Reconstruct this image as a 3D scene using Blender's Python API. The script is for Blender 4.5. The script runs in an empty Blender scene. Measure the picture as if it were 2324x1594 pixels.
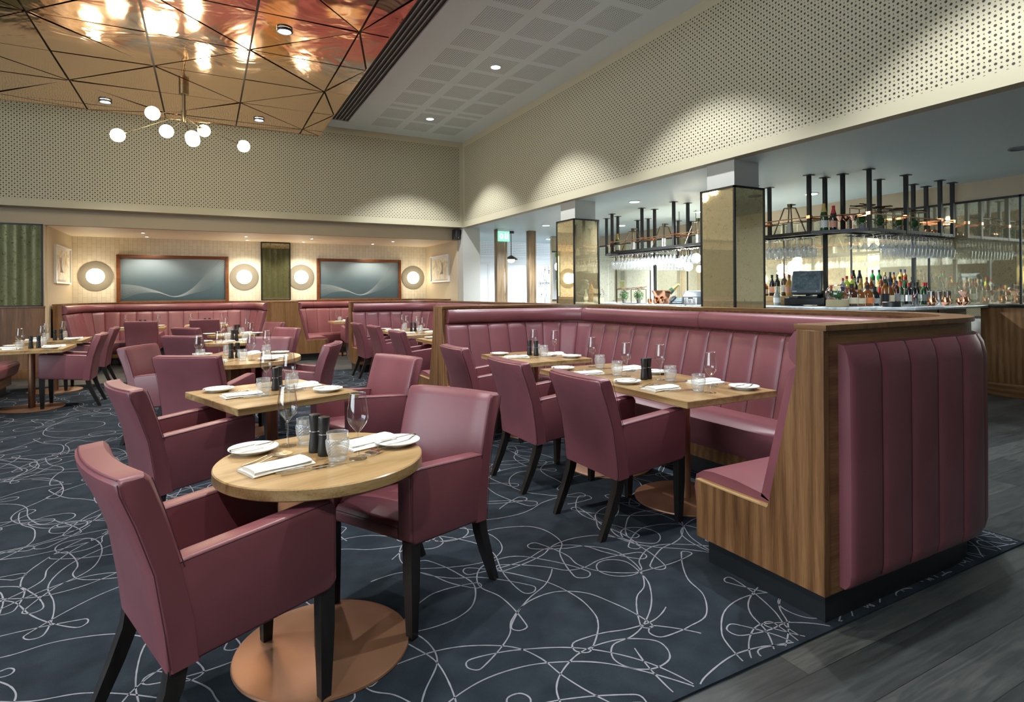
import bpy, bmesh, math, random
from mathutils import Vector, Matrix
R = math.radians
PI = math.pi
rnd = random.Random(7)
sc = bpy.context.scene
C = sc.collection

# ------------------------------------------------------------------ materials
def mat(name):
    m = bpy.data.materials.new(name); m.use_nodes = True
    nt = m.node_tree; b = nt.nodes['Principled BSDF']
    return m, nt, b

def simple(name, col, rough=.5, metal=0., spec=.5, emit=None, es=0., coat=0.):
    m, nt, b = mat(name)
    b.inputs['Base Color'].default_value = (*col, 1)
    b.inputs['Roughness'].default_value = rough
    b.inputs['Metallic'].default_value = metal
    b.inputs['Specular IOR Level'].default_value = spec
    if coat: b.inputs['Coat Weight'].default_value = coat; b.inputs['Coat Roughness'].default_value = .12
    if emit:
        b.inputs['Emission Color'].default_value = (*emit, 1); b.inputs['Emission Strength'].default_value = es
    return m

class N:
    """tiny helper for node graphs"""
    def __init__(s, nt): s.nt = nt
    def new(s, t, **k):
        n = s.nt.nodes.new(t)
        for a, v in k.items(): setattr(n, a, v)
        return n
    def link(s, a, b): s.nt.links.new(a, b)
    def _in(s, n, i, v):
        if v is None: return
        if hasattr(v, 'links') or isinstance(v, bpy.types.NodeSocket): s.link(v, n.inputs[i])
        else: n.inputs[i].default_value = v
    def m(s, op, a, b=None, c=None):
        n = s.new('ShaderNodeMath', operation=op); s._in(n, 0, a); s._in(n, 1, b); s._in(n, 2, c); return n.outputs[0]
    def obj(s):
        return s.new('ShaderNodeTexCoord').outputs['Object']
    def map(s, v, scale=(1, 1, 1), rot=(0, 0, 0), loc=(0, 0, 0)):
        n = s.new('ShaderNodeMapping'); s.link(v, n.inputs[0])
        n.inputs['Scale'].default_value = scale; n.inputs['Rotation'].default_value = rot; n.inputs['Location'].default_value = loc
        return n.outputs[0]
    def noise(s, v, scale=5, detail=2, rough=.5, dist=0.):
        n = s.new('ShaderNodeTexNoise'); s.link(v, n.inputs['Vector'])
        n.inputs['Scale'].default_value = scale; n.inputs['Detail'].default_value = detail
        n.inputs['Roughness'].default_value = rough; n.inputs['Distortion'].default_value = dist
        return n.outputs['Fac']
    def ramp(s, f, stops):
        n = s.new('ShaderNodeValToRGB'); s.link(f, n.inputs[0]); e = n.color_ramp.elements
        while len(e) < len(stops): e.new(.5)
        for q, (p, c) in zip(e, stops): q.position = p; q.color = (*c, 1) if len(c) == 3 else c
        return n.outputs[0]
    def mix(s, f, a, b):
        n = s.new('ShaderNodeMix', data_type='RGBA'); s._in(n, 0, f)
        for i, v in ((6, a), (7, b)):
            if isinstance(v, tuple): n.inputs[i].default_value = (*v, 1)
            else: s.link(v, n.inputs[i])
        return n.outputs[2]
    def bump(s, h, strength=.2, dist=.01):
        n = s.new('ShaderNodeBump'); s.link(h, n.inputs['Height'])
        n.inputs['Strength'].default_value = strength; n.inputs['Distance'].default_value = dist
        return n.outputs[0]

def wood(name, c1, c2, c3, axis='Z', freq=9., rough=.38, fine=1.):
    m, nt, b = mat(name); n = N(nt); o = n.obj()
    st = {'X': (.09, 1, 1), 'Y': (1, .09, 1), 'Z': (1, 1, .09)}[axis]
    st2 = {'X': (.03, 1, 1), 'Y': (1, .03, 1), 'Z': (1, 1, .03)}[axis]
    a = n.noise(n.map(o, st), freq, 5, .6, 1.1)
    w = n.new('ShaderNodeTexWave', wave_type='RINGS'); n.link(n.map(o, st), w.inputs[0])
    w.inputs['Scale'].default_value = freq * .55; w.inputs['Distortion'].default_value = 5; w.inputs['Detail'].default_value = 2
    g = n.noise(n.map(o, st2), freq * 22, 3, .65)
    f = n.m('ADD', n.m('ADD', n.m('MULTIPLY', a, .58), n.m('MULTIPLY', w.outputs['Fac'], .12)), n.m('MULTIPLY', g, .40 * fine))
    col = n.ramp(f, [(.33, c1), (.52, c2), (.72, c3)])
    n.link(col, b.inputs['Base Color']); b.inputs['Roughness'].default_value = rough
    n.link(n.bump(g, .08, .002), b.inputs['Normal'])
    return m

WAL = ((.055, .022, .0075), (.142, .065, .024), (.245, .125, .052))
M = {}
M['walnut_z'] = wood('walnut_z', *WAL, 'Z')
M['walnut_x'] = wood('walnut_x', *WAL, 'X')
M['walnut_y'] = wood('walnut_y', *WAL, 'Y')
OAK = ((.12, .062, .022), (.34, .215, .092), (.46, .32, .16))
M['oak_x'] = wood('oak_x', *OAK, 'X', 10, .28)
M['oak_y'] = wood('oak_y', *OAK, 'Y', 10, .28)
M['frame_wood'] = wood('frame_wood', (.09, .025, .008), (.17, .055, .018), (.22, .085, .03), 'X', 9, .35)
M['fin_wood'] = wood('fin_wood', (.10, .06, .03), (.20, .13, .07), (.28, .19, .11), 'Z', 9, .45)

def leather():
    m, nt, b = mat('mauve_leather'); n = N(nt); o = n.obj()
    a = n.noise(o, 3.0, 2)
    col = n.ramp(a, [(.3, (.158, .049, .060)), (.7, (.200, .063, .076))])
    n.link(col, b.inputs['Base Color']); b.inputs['Roughness'].default_value = .40
    b.inputs['Specular IOR Level'].default_value = .55
    f = n.noise(o, 260, 2, .6)
    n.link(n.bump(f, .12, .002), b.inputs['Normal'])
    return m
M['leather'] = leather()
M['seam'] = simple('seam_thread', (.05, .008, .014), .7)
M['ebony'] = wood('ebony_legs', (.006, .005, .005), (.012, .010, .009), (.02, .017, .015), 'Z', 14, .35)
M['toe'] = simple('toe_black', (.012, .013, .015), .42)
M['steel_dark'] = simple('dark_steel', (.035, .036, .038), .42, .75)
M['iron'] = simple('black_iron', (.018, .018, .019), .5, .4)
M['chrome'] = simple('polished_steel', (.78, .78, .78), .16, 1.)
M['copper'] = simple('copper_polished', (.86, .42, .25), .16, 1.)
M['rose'] = simple('rose_copper', (.80, .45, .33), .2, 1.)
M['brass'] = simple('aged_brass', (.15, .12, .075), .42, 1.)
M['ceramic'] = simple('white_ceramic', (.80, .80, .76), .18, 0, .6)
M['linen'] = simple('white_linen', (.82, .82, .77), .9)
M['black_mat'] = simple('matt_black', (.014, .014, .015), .38)
M['paint_beige'] = simple('paint_beige', (.40, .325, .225), .75)
M['paint_cream'] = simple('paint_cream', (.54, .45, .31), .75)
M['paint_grey'] = simple('paint_grey', (.46, .45, .41), .75)
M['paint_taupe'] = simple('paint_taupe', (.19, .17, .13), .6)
M['paint_white'] = simple('paint_white', (.70, .71, .72), .7)
M['ceiling_grey'] = simple('ceiling_grey', (.56, .68, .72), .5)
M['ceiling_cream'] = simple('ceiling_cream', (.80, .72, .56), .6)
M['corridor_white'] = simple('corridor_white', (.80, .82, .86), .6)
M['plastic_dark'] = simple('plastic_dark', (.045, .055, .062), .38)
M['plastic_grey'] = simple('plastic_grey', (.10, .12, .135), .4)
M['white_plastic'] = simple('white_plastic', (.8, .8, .8), .35)
M['paper_grey'] = simple('mount_paper', (.62, .60, .55), .8)
M['green_leaf'] = simple('green_leaf', (.035, .12, .028), .6)
M['bark'] = simple('bark', (.09, .04, .02), .8)
M['concrete'] = simple('grey_pot', (.22, .22, .21), .8)
M['twine'] = simple('hessian', (.36, .29, .17), .9)
M['glow_warm'] = simple('glow_warm', (.9, .85, .7), .5, emit=(1., .86, .62), es=16)
M['glow_sconce'] = simple('glow_sconce', (.9, .85, .7), .5, emit=(1., .84, .58), es=3.2)
M['glow_cool'] = simple('glow_cool', (.9, .95, 1.), .5, emit=(.86, .95, 1.), es=22)
M['glow_small'] = simple('glow_small', (1, .9, .8), .5, emit=(1., .88, .66), es=28)
M['trim_white'] = simple('trim_white', (.75, .76, .77), .4)
M['trim_dark'] = simple('trim_dark', (.05, .06, .075), .35, .5)
M['slot_dark'] = simple('slot_dark', (.02, .02, .02), .6)
M['slot_grey'] = simple('slot_grey', (.42, .42, .43), .5)

def thin_glass(name, tint, add=.05, rough=.02, milk=0.):
    m = bpy.data.materials.new(name); m.use_nodes = True; nt = m.node_tree; nt.nodes.clear(); n = N(nt)
    out = n.new('ShaderNodeOutputMaterial'); tr = n.new('ShaderNodeBsdfTransparent'); gl = n.new('ShaderNodeBsdfGlossy')
    tr.inputs[0].default_value = (*tint, 1); gl.inputs['Roughness'].default_value = rough
    gl.inputs['Color'].default_value = (1, 1, 1, 1)
    lw = n.new('ShaderNodeLayerWeight'); lw.inputs[0].default_value = .5; fc = lw.outputs['Facing']
    f = n.m('MINIMUM', n.m('ADD', n.m('MULTIPLY', n.m('POWER', fc, 3.2), .85), add), 1.)
    # a wall seen edge-on is a longer way through the glass
    n.link(n.mix(n.m('MULTIPLY', n.m('POWER', fc, 2.5), .75), tint, tuple(.30 * q for q in tint)), tr.inputs[0])
    mx = n.new('ShaderNodeMixShader'); n.link(f, mx.inputs[0]); n.link(tr.outputs[0], mx.inputs[1]); n.link(gl.outputs[0], mx.inputs[2])
    sh = mx.outputs[0]
    if milk:
        df = n.new('ShaderNodeBsdfDiffuse'); df.inputs[0].default_value = (.9, .92, .92, 1); m2 = n.new('ShaderNodeMixShader'); m2.inputs[0].default_value = milk
        n.link(sh, m2.inputs[1]); n.link(df.outputs[0], m2.inputs[2]); sh = m2.outputs[0]
    n.link(sh, out.inputs[0])
    return m
M['glass'] = thin_glass('clear_glass', (.95, .96, .96), .07)
M['glass_hung'] = thin_glass('hung_glass', (.93, .95, .95), .20, .05, .16)
M['cutglass'] = thin_glass('cut_glass', (.90, .92, .92), .14, .05, .17)
M['glass_rim'] = thin_glass('glass_rim', (.8, .8, .8), .45, .05, .15)
def bottle_glass(name, col, rough=.08):
    m, nt, b = mat(name)
    b.inputs['Base Color'].default_value = (*col, 1); b.inputs['Roughness'].default_value = rough
    b.inputs['Specular IOR Level'].default_value = .8; b.inputs['Coat Weight'].default_value = .5
    return m
BG = {k: bottle_glass('bottle_' + k, c) for k, c in dict(black=(.010, .012, .012), green=(.02, .07, .025), lime=(.42, .52, .03),
      amber=(.24, .075, .012), brown=(.07, .022, .008), clear=(.30, .33, .31), gold=(.45, .25, .04), bright=(.03, .22, .06), teal=(.05, .28, .25)).items()}
LB = {k: simple('label_' + k, c, .7) for k, c in dict(white=(.72, .72, .68), cream=(.66, .58, .40), red=(.5, .03, .03), orange=(.7, .22, .08),
      black=(.02, .02, .02), grey=(.32, .34, .33), pink=(.62, .30, .20), gold=(.5, .36, .10), navy=(.03, .04, .09), rust=(.25, .05, .03)).items()}

def antique(name, tint, amt=.35, spot=(.16, .12, .05), scale=9., veil=(.55, .47, .25), veilf=.12, rough=.03):
    m = bpy.data.materials.new(name); m.use_nodes = True; nt = m.node_tree; nt.nodes.clear(); n = N(nt); o = n.obj()
    out = n.new('ShaderNodeOutputMaterial'); gl = n.new('ShaderNodeBsdfGlossy'); df = n.new('ShaderNodeBsdfDiffuse')
    gl.inputs['Roughness'].default_value = rough
    a = n.noise(o, scale, 6, .72, .6); bb = n.noise(o, scale * 3.3, 5, .7)
    f = n.m('MULTIPLY', a, bb)
    spots = n.ramp(f, [(.25, (0, 0, 0)), (.37, (1, 1, 1))])
    n.link(n.mix(n.noise(o, 2.2, 3), tuple(.86 * t for t in tint), tint), gl.inputs['Color'])
    n.link(n.mix(spots, veil, spot), df.inputs['Color'])
    fac = n.m('ADD', n.m('MULTIPLY', spots, amt), veilf)
    mx = n.new('ShaderNodeMixShader'); n.link(fac, mx.inputs[0]); n.link(gl.outputs[0], mx.inputs[1]); n.link(df.outputs[0], mx.inputs[2])
    n.link(mx.outputs[0], out.inputs[0]); return m
M['mirror_bar'] = antique('antique_mirror_bar', (.84, .82, .66), .30, (.30, .24, .11), 15, (.72, .66, .44), .20)
M['mirror_pillar'] = antique('antique_mirror_pillar', (.95, .82, .52), .42, (.13, .09, .03), 17, (.78, .63, .36), .20)
M['mirror_dark'] = antique('antique_mirror_dark', (.52, .52, .40), .55, (.05, .05, .025), 12, (.26, .26, .12), .24)

def perforated(name, ax, col, dark, z0, z1, lo=-99, hi=99, p=.0355, rl=.0106, rs=.0052):
    m, nt, b = mat(name); n = N(nt); s = n.new('ShaderNodeSeparateXYZ'); n.link(n.obj(), s.inputs[0])
    a = s.outputs[ax]; z = s.outputs[2]
    ua, uz = n.m('DIVIDE', a, p), n.m('DIVIDE', z, p)
    par = n.m('FLOORED_MODULO', n.m('ADD', n.m('FLOOR', ua), n.m('FLOOR', uz)), 2.)
    da = n.m('SUBTRACT', n.m('FRACT', ua), .5); dz = n.m('SUBTRACT', n.m('FRACT', uz), .5)
    d = n.m('SQRT', n.m('ADD', n.m('MULTIPLY', da, da), n.m('MULTIPLY', dz, dz)))
    r = n.m('ADD', n.m('MULTIPLY', par, (rl - rs) / p), rs / p)
    h = n.m('LESS_THAN', d, r)
    for v, op, t in ((z, 'GREATER_THAN', z0), (z, 'LESS_THAN', z1), (a, 'GREATER_THAN', lo), (a, 'LESS_THAN', hi)):
        h = n.m('MULTIPLY', h, n.m(op, v, t))
    n.link(n.mix(h, col, dark), b.inputs['Base Color']); b.inputs['Roughness'].default_value = .7
    inv = n.m('SUBTRACT', 1., h); n.link(n.bump(inv, .5, .004), b.inputs['Normal'])
    return m
HP = (.45, .405, .285)
M['perf_back'] = perforated('perforated_back', 0, HP, (.022, .018, .012), 2.97, 4.64, -99, 5.07)
M['perf_right'] = perforated('perforated_right', 1, HP, (.030, .026, .018), 2.97, 4.64, -99, 11.94)
M['perf_corr'] = perforated('perforated_corridor', 0, (.80, .82, .86), (.25, .26, .29), 2.47, 3.2, p=.05, rl=.012, rs=.012)

def ceiling_perf():
    m, nt, b = mat('ceiling_perforated'); n = N(nt); s = n.new('ShaderNodeSeparateXYZ'); n.link(n.obj(), s.inputs[0])
    x, y = s.outputs[0], s.outputs[1]
    def blk(v, start, pitch, size):
        u = n.m('FLOORED_MODULO', n.m('SUBTRACT', v, start), pitch); return n.m('LESS_THAN', u, size)
    fx = n.m('MULTIPLY', blk(x, 2.965, .648, .505), n.m('MULTIPLY', n.m('GREATER_THAN', x, 2.96), n.m('LESS_THAN', x, 4.80)))
    # the last pair of rows sits .27 m further on
    far = n.m('GREATER_THAN', y, 10.14)
    yy = n.m('SUBTRACT', y, n.m('MULTIPLY', far, .27))
    fy = n.m('MULTIPLY', blk(yy, 6.13 - 6.6, .66, .535), n.m('LESS_THAN', y, 11.6))
    p = .0298
    ux = n.m('SUBTRACT', n.m('FRACT', n.m('DIVIDE', n.m('SUBTRACT', x, 2.965), p)), .5)
    uy = n.m('SUBTRACT', n.m('FRACT', n.m('DIVIDE', y, p)), .5)
    d = n.m('SQRT', n.m('ADD', n.m('MULTIPLY', ux, ux), n.m('MULTIPLY', uy, uy)))
    h = n.m('MULTIPLY', n.m('LESS_THAN', d, .29), n.m('MULTIPLY', fx, fy))
    n.link(n.mix(h, (.74, .84, .91), (.14, .155, .165)), b.inputs['Base Color']); b.inputs['Roughness'].default_value = .45
    return m
M['ceil_perf'] = ceiling_perf()

def tiles():
    m, nt, b = mat('metro_tile'); n = N(nt); s = n.new('ShaderNodeSeparateXYZ'); n.link(n.obj(), s.inputs[0])
    cmb = n.new('ShaderNodeCombineXYZ'); n.link(s.outputs[2], cmb.inputs[0]); n.link(s.outputs[0], cmb.inputs[1])
    br = n.new('ShaderNodeTexBrick'); n.link(cmb.outputs[0], br.inputs['Vector']); br.offset = .5
    for k, v in (('Color1', (.78, .72, .58, 1)), ('Color2', (.72, .66, .52, 1)), ('Mortar', (.46, .42, .33, 1)), ('Scale', 1.), ('Mortar Size', .0019),
                 ('Brick Width', .158), ('Row Height', .079), ('Mortar Smooth', .1)): br.inputs[k].default_value = v
    n.link(br.outputs['Color'], b.inputs['Base Color']); b.inputs['Roughness'].default_value = .16
    n.link(n.bump(n.m('SUBTRACT', 1., br.outputs['Fac']), .4, .003), b.inputs['Normal'])
    return m
M['tile'] = tiles()

def planks():
    m, nt, b = mat('dark_planks'); n = N(nt); o = n.obj()
    br = n.new('ShaderNodeTexBrick'); n.link(o, br.inputs['Vector']); br.offset = .37; br.offset_frequency = 2
    for k, v in (('Color1', (.30, .30, .30, 1)), ('Color2', (.75, .75, .75, 1)), ('Mortar', (0, 0, 0, 1)), ('Scale', 1.), ('Mortar Size', .0016), ('Bias', 0.),
                 ('Brick Width', 1.9), ('Row Height', .19)): br.inputs[k].default_value = v
    g = n.noise(n.map(o, (.5, 6, 6)), 5, 4, .6, 1.6)
    f = n.m('ADD', n.m('MULTIPLY', g, .50), n.m('MULTIPLY', br.outputs['Color'], .48))
    col = n.ramp(f, [(.3, (.010, .012, .013)), (.52, (.036, .041, .042)), (.8, (.11, .11, .10))])
    n.link(n.mix(br.outputs['Fac'], col, (.008, .008, .008)), b.inputs['Base Color']); b.inputs['Roughness'].default_value = .36
    n.link(n.bump(g, .1, .003), b.inputs['Normal'])
    return m
M['planks'] = planks()

def carpet():
    m, nt, b = mat('navy_carpet'); n = N(nt); o = n.obj()
    a = n.noise(o, 7, 3); f = n.noise(o, 420, 2, .7)
    v = n.m('ADD', n.m('MULTIPLY', a, .5), n.m('MULTIPLY', f, .5))
    n.link(n.ramp(v, [(.3, (.009, .013, .018)), (.7, (.031, .041, .053))]), b.inputs['Base Color'])
    b.inputs['Roughness'].default_value = 1; b.inputs['Specular IOR Level'].default_value = .1
    n.link(n.bump(f, .6, .006), b.inputs['Normal']); return m
M['carpet'] = carpet()
M['yarn'] = simple('grey_yarn', (.215, .22, .25), 1., spec=.1)

def marble():
    m, nt, b = mat('white_marble'); n = N(nt); o = n.obj()
    a = n.noise(o, 2.2, 6, .65, 2.2)
    n.link(n.ramp(a, [(.40, (.72, .74, .74)), (.5, (.45, .48, .50)), (.56, (.76, .77, .77))]), b.inputs['Base Color'])
    b.inputs['Roughness'].default_value = .12; return m
M['marble'] = marble()

def dot_tile():
    m, nt, b = mat('bar_mosaic'); n = N(nt); s = n.new('ShaderNodeSeparateXYZ'); n.link(n.obj(), s.inputs[0])
    h = n.m('ADD', s.outputs[0], s.outputs[1]); p = .028
    u = n.m('FRACT', n.m('DIVIDE', n.m('ADD', h, s.outputs[2]), p)); v = n.m('FRACT', n.m('DIVIDE', n.m('SUBTRACT', h, s.outputs[2]), p))
    a = n.m('SUBTRACT', u, .5); c = n.m('SUBTRACT', v, .5)
    d = n.m('SQRT', n.m('ADD', n.m('MULTIPLY', a, a), n.m('MULTIPLY', c, c)))
    n.link(n.mix(n.m('LESS_THAN', d, .33), (.70, .70, .64), (.16, .18, .19)), b.inputs['Base Color']); b.inputs['Roughness'].default_value = .25
    return m
M['mosaic'] = dot_tile()

def copper_panel():
    m, nt, b = mat('copper_sheet'); n = N(nt); o = n.obj()
    b.inputs['Metallic'].default_value = 1.; b.inputs['Roughness'].default_value = .09
    b.inputs['Base Color'].default_value = (1.0, .68, .47, 1)
    a = n.noise(o, 1.5, 3, .5, .8)
    n.link(n.bump(a, .22, .06), b.inputs['Normal']); return m
M['copper_sheet'] = copper_panel()
def base_copper():
    m, nt, b = mat('brushed_copper_base'); n = N(nt); o = n.obj()
    a = n.noise(o, 3, 3)
    n.link(n.ramp(a, [(.3, (.27, .135, .075)), (.7, (.38, .20, .115))]), b.inputs['Base Color'])
    b.inputs['Metallic'].default_value = .6; b.inputs['Roughness'].default_value = .40; return m
M['base_copper'] = base_copper()

def film():
    # printed privacy film: frosted towards the top, nearly clear towards the sill
    m, nt, b = mat('window_film'); n = N(nt); s = n.new('ShaderNodeSeparateXYZ'); n.link(n.obj(), s.inputs[0])
    f = n.m('DIVIDE', n.m('SUBTRACT', s.outputs[2], 1.25), .95)
    n.link(n.ramp(f, [(.0, (.05, .085, .105)), (.45, (.12, .175, .205)), (.95, (.33, .41, .45))]), b.inputs['Base Color'])
    b.inputs['Roughness'].default_value = .06; b.inputs['Specular IOR Level'].default_value = .6; return m
M['film'] = film()
def film_wave():
    m = bpy.data.materials.new('film_wave'); m.use_nodes = True; nt = m.node_tree; nt.nodes.clear(); n = N(nt)
    out = n.new('ShaderNodeOutputMaterial'); tr = n.new('ShaderNodeBsdfTransparent'); df = n.new('ShaderNodeBsdfDiffuse'); df.inputs[0].default_value = (.62, .72, .74, 1)
    mx = n.new('ShaderNodeMixShader'); mx.inputs[0].default_value = .34
    n.link(tr.outputs[0], mx.inputs[1]); n.link(df.outputs[0], mx.inputs[2]); n.link(mx.outputs[0], out.inputs[0]); return m
M['wave'] = film_wave()
def curtain():
    m, nt, b = mat('olive_curtain'); n = N(nt); a = n.noise(n.map(n.obj(), (1, 1, .15)), 6, 3)
    n.link(n.ramp(a, [(.3, (.08, .078, .055)), (.7, (.23, .215, .15))]), b.inputs['Base Color']); b.inputs['Roughness'].default_value = .8; return m
M['curtain'] = curtain()
def screen():
    m, nt, b = mat('till_screen'); n = N(nt); a = n.noise(n.obj(), 18, 5, .7)
    n.link(n.ramp(a, [(.35, (.05, .075, .09)), (.75, (.20, .25, .28))]), b.inputs['Base Color']); b.inputs['Roughness'].default_value = .25; return m
M['screen'] = screen()
def palm(name, c1, c2):
    m, nt, b = mat(name); n = N(nt); a = n.noise(n.map(n.obj(), (1, 1, 1)), 3.2, 4, .6, 2.)
    n.link(n.ramp(a, [(.42, c1), (.62, c2)]), b.inputs['Base Color']); b.inputs['Roughness'].default_value = .6; return m
M['art_a'] = palm('art_print_sepia', (.70, .64, .50), (.45, .38, .25))
M['art_b'] = palm('art_print_grass', (.72, .66, .52), (.50, .42, .28))

# ------------------------------------------------------------------ mesh helpers
def fin(bm, mi=0):
    for f in bm.faces:
        if not f.tag: f.material_index = mi; f.tag = True
def box(bm, x0, x1, y0, y1, z0, z1, bev=0., seg=2, mi=0, T=None):
    r = bmesh.ops.create_cube(bm, size=1.)
    vs = r['verts']
    for v in vs:
        v.co = Vector(((x0 + x1) / 2 + v.co.x * (x1 - x0), (y0 + y1) / 2 + v.co.y * (y1 - y0), (z0 + z1) / 2 + v.co.z * (z1 - z0)))
        if T: v.co = T @ v.co
    if bev:
        es = list({e for v in vs for e in v.link_edges})
        bmesh.ops.bevel(bm, geom=es, offset=bev, segments=seg, affect='EDGES', profile=.5)
    fin(bm, mi)
def prism(bm, pts, plane, a, b, bev=0., seg=2, mi=0):
    """polygon pts (u,v) in plane 'xz','xy','yz' extruded from a to b along the third axis"""
    def P(u, v, w): return {'xz': (u, w, v), 'yz': (w, u, v), 'xy': (u, v, w)}[plane]
    v0 = [bm.verts.new(P(u, v, a)) for u, v in pts]; v1 = [bm.verts.new(P(u, v, b)) for u, v in pts]
    fs = [bm.faces.new(v0), bm.faces.new(v1[::-1])]
    k = len(pts)
    for i in range(k): fs.append(bm.faces.new((v0[i], v1[i], v1[(i + 1) % k], v0[(i + 1) % k])))
    bmesh.ops.recalc_face_normals(bm, faces=fs)
    if bev:
        es = list({e for f in fs for e in f.edges})
        bmesh.ops.bevel(bm, geom=es, offset=bev, segments=seg, affect='EDGES', profile=.5)
    fin(bm, mi)
def lathe(bm, prof, n=24, c=(0, 0, 0), mi=0, disp=None, T=None):
    rings = []
    for k, (r, z) in enumerate(prof):
        ring = []
        if r < 1e-6: ring = [bm.verts.new((c[0], c[1], c[2] + z))]
        else:
            for i in range(n):
                t = 2 * PI * i / n; rr = r + (disp(t, z, k) if disp else 0)
                ring.append(bm.verts.new((c[0] + rr * math.cos(t), c[1] + rr * math.sin(t), c[2] + z)))
        rings.append(ring)
    for a, b in zip(rings, rings[1:]):
        for i in range(n):
            j = (i + 1) % n
            if len(a) == 1 and len(b) == 1: continue
            if len(a) == 1: bm.faces.new((a[0], b[j], b[i])) if False else bm.faces.new((a[0], b[i], b[j]))
            elif len(b) == 1: bm.faces.new((a[i], a[j], b[0]))
            else: bm.faces.new((a[i], a[j], b[j], b[i]))
    if T:
        for ring in rings:
            for v in ring: v.co = T @ v.co
    fin(bm, mi)
def tube(bm, pts, r, n=8, mi=0, cap=True):
    pts = [Vector(p) for p in pts]; rings = []
    for i, p in enumerate(pts):
        d = (pts[min(i + 1, len(pts) - 1)] - pts[max(i - 1, 0)]).normalized()
        a = Vector((0, 0, 1)) if abs(d.z) < .9 else Vector((1, 0, 0))
        u = d.cross(a).normalized(); w = d.cross(u)
        rings.append([bm.verts.new(p + u * r * math.cos(2 * PI * k / n) + w * r * math.sin(2 * PI * k / n)) for k in range(n)])
    for a, b in zip(rings, rings[1:]):
        for k in range(n): bm.faces.new((a[k], b[k], b[(k + 1) % n], a[(k + 1) % n]))
    if cap: bm.faces.new(rings[0]); bm.faces.new(rings[-1][::-1])
    fin(bm, mi)
def bar(bm, p, q, w, h=None, mi=0):
    """square bar from p to q"""
    p, q = Vector(p), Vector(q); h = h or w; d = (q - p); L = d.length; d.normalize()
    a = Vector((0, 0, 1)) if abs(d.z) < .9 else Vector((1, 0, 0))
    u = d.cross(a).normalized(); v = u.cross(d)
    T = Matrix((u, d, v)).transposed().to_4x4(); T.translation = (p + q) / 2
    box(bm, -w / 2, w / 2, -L / 2, L / 2, -h / 2, h / 2, mi=mi, T=T)
def grid(bm, rows, mi=0, closev=False):
    vs = [[bm.verts.new(p) for p in r] for r in rows]
    for a, b in zip(vs, vs[1:]):
        m_ = len(a)
        for i in range(m_ if closev else m_ - 1):
            j = (i + 1) % m_
            bm.faces.new((a[i], a[j], b[j], b[i]))
    fin(bm, mi); return vs
def ball(bm, c, r, mi=0, seg=16, ring=10, sz=1.):
    lathe(bm, [(r * math.sin(PI * k / ring) if 0 < k < ring else 0., -r * sz * math.cos(PI * k / ring)) for k in range(ring + 1)], seg, c, mi)

def obj(name, bm, mats, parent=None, loc=(0, 0, 0), rz=0., angle=38, recalc=True):
    if recalc: bmesh.ops.recalc_face_normals(bm, faces=bm.faces)
    me = bpy.data.meshes.new(name); bm.to_mesh(me); bm.free()
    for m in (mats if isinstance(mats, (list, tuple)) else [mats]): me.materials.append(M[m] if isinstance(m, str) else m)
    me.polygons.foreach_set('use_smooth', [True] * len(me.polygons)); me.set_sharp_from_angle(angle=R(angle))
    o = bpy.data.objects.new(name, me); C.objects.link(o); o.location = loc; o.rotation_euler = (0, 0, rz)
    if parent: o.parent = parent
    return o
def thing(name, label, cat, loc=(0, 0, 0), rz=0., group=None):
    o = bpy.data.objects.new(name, None); C.objects.link(o); o.location = loc; o.rotation_euler = (0, 0, rz)
    o.empty_display_size = .1
    return tag(o, label, cat, group)
def tag(o, label, cat, group=None):
    o['label'] = label; o['category'] = cat
    if group: o['group'] = group
    return o
def struct(name, bm, m, **k):
    o = obj(name, bm, m, **k); o['kind'] = 'structure'; return o
def dup(root, loc, rz=0., label=None, group=None):
    r = root.copy(); C.objects.link(r); r.location = loc; r.rotation_euler = (0, 0, rz)
    if label: r['label'] = label
    if group: r['group'] = group
    for ch in root.children:
        c = ch.copy(); C.objects.link(c); c.parent = r
        for g in ch.children:
            d = g.copy(); C.objects.link(d); d.parent = c
    return r
NB = bmesh.new
class Proto:
    """first call moves the prototype itself, later calls copy it"""
    def __init__(s, root): s.root = root; s.used = False
    def put(s, loc, rz=0., label=None, group=None):
        if not s.used:
            s.used = True; r = s.root; r.location = loc; r.rotation_euler = (0, 0, rz)
            if label: r['label'] = label
            if group: r['group'] = group
            return r
        return dup(s.root, loc, rz, label, group)

# ------------------------------------------------------------------ the shell
ZC, ZS, ZR = 4.77, 2.854, 2.59        # high ceiling, soffit, recess ceiling
XW, YW, YM, YT = 5.16, 12.03, 12.34, 14.5   # right bulkhead, back bulkhead, mirror wall, tiled wall
bm = NB(); box(bm, -9, 16, -5, 18, -.1, 0); struct('floor', bm, 'planks')

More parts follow.
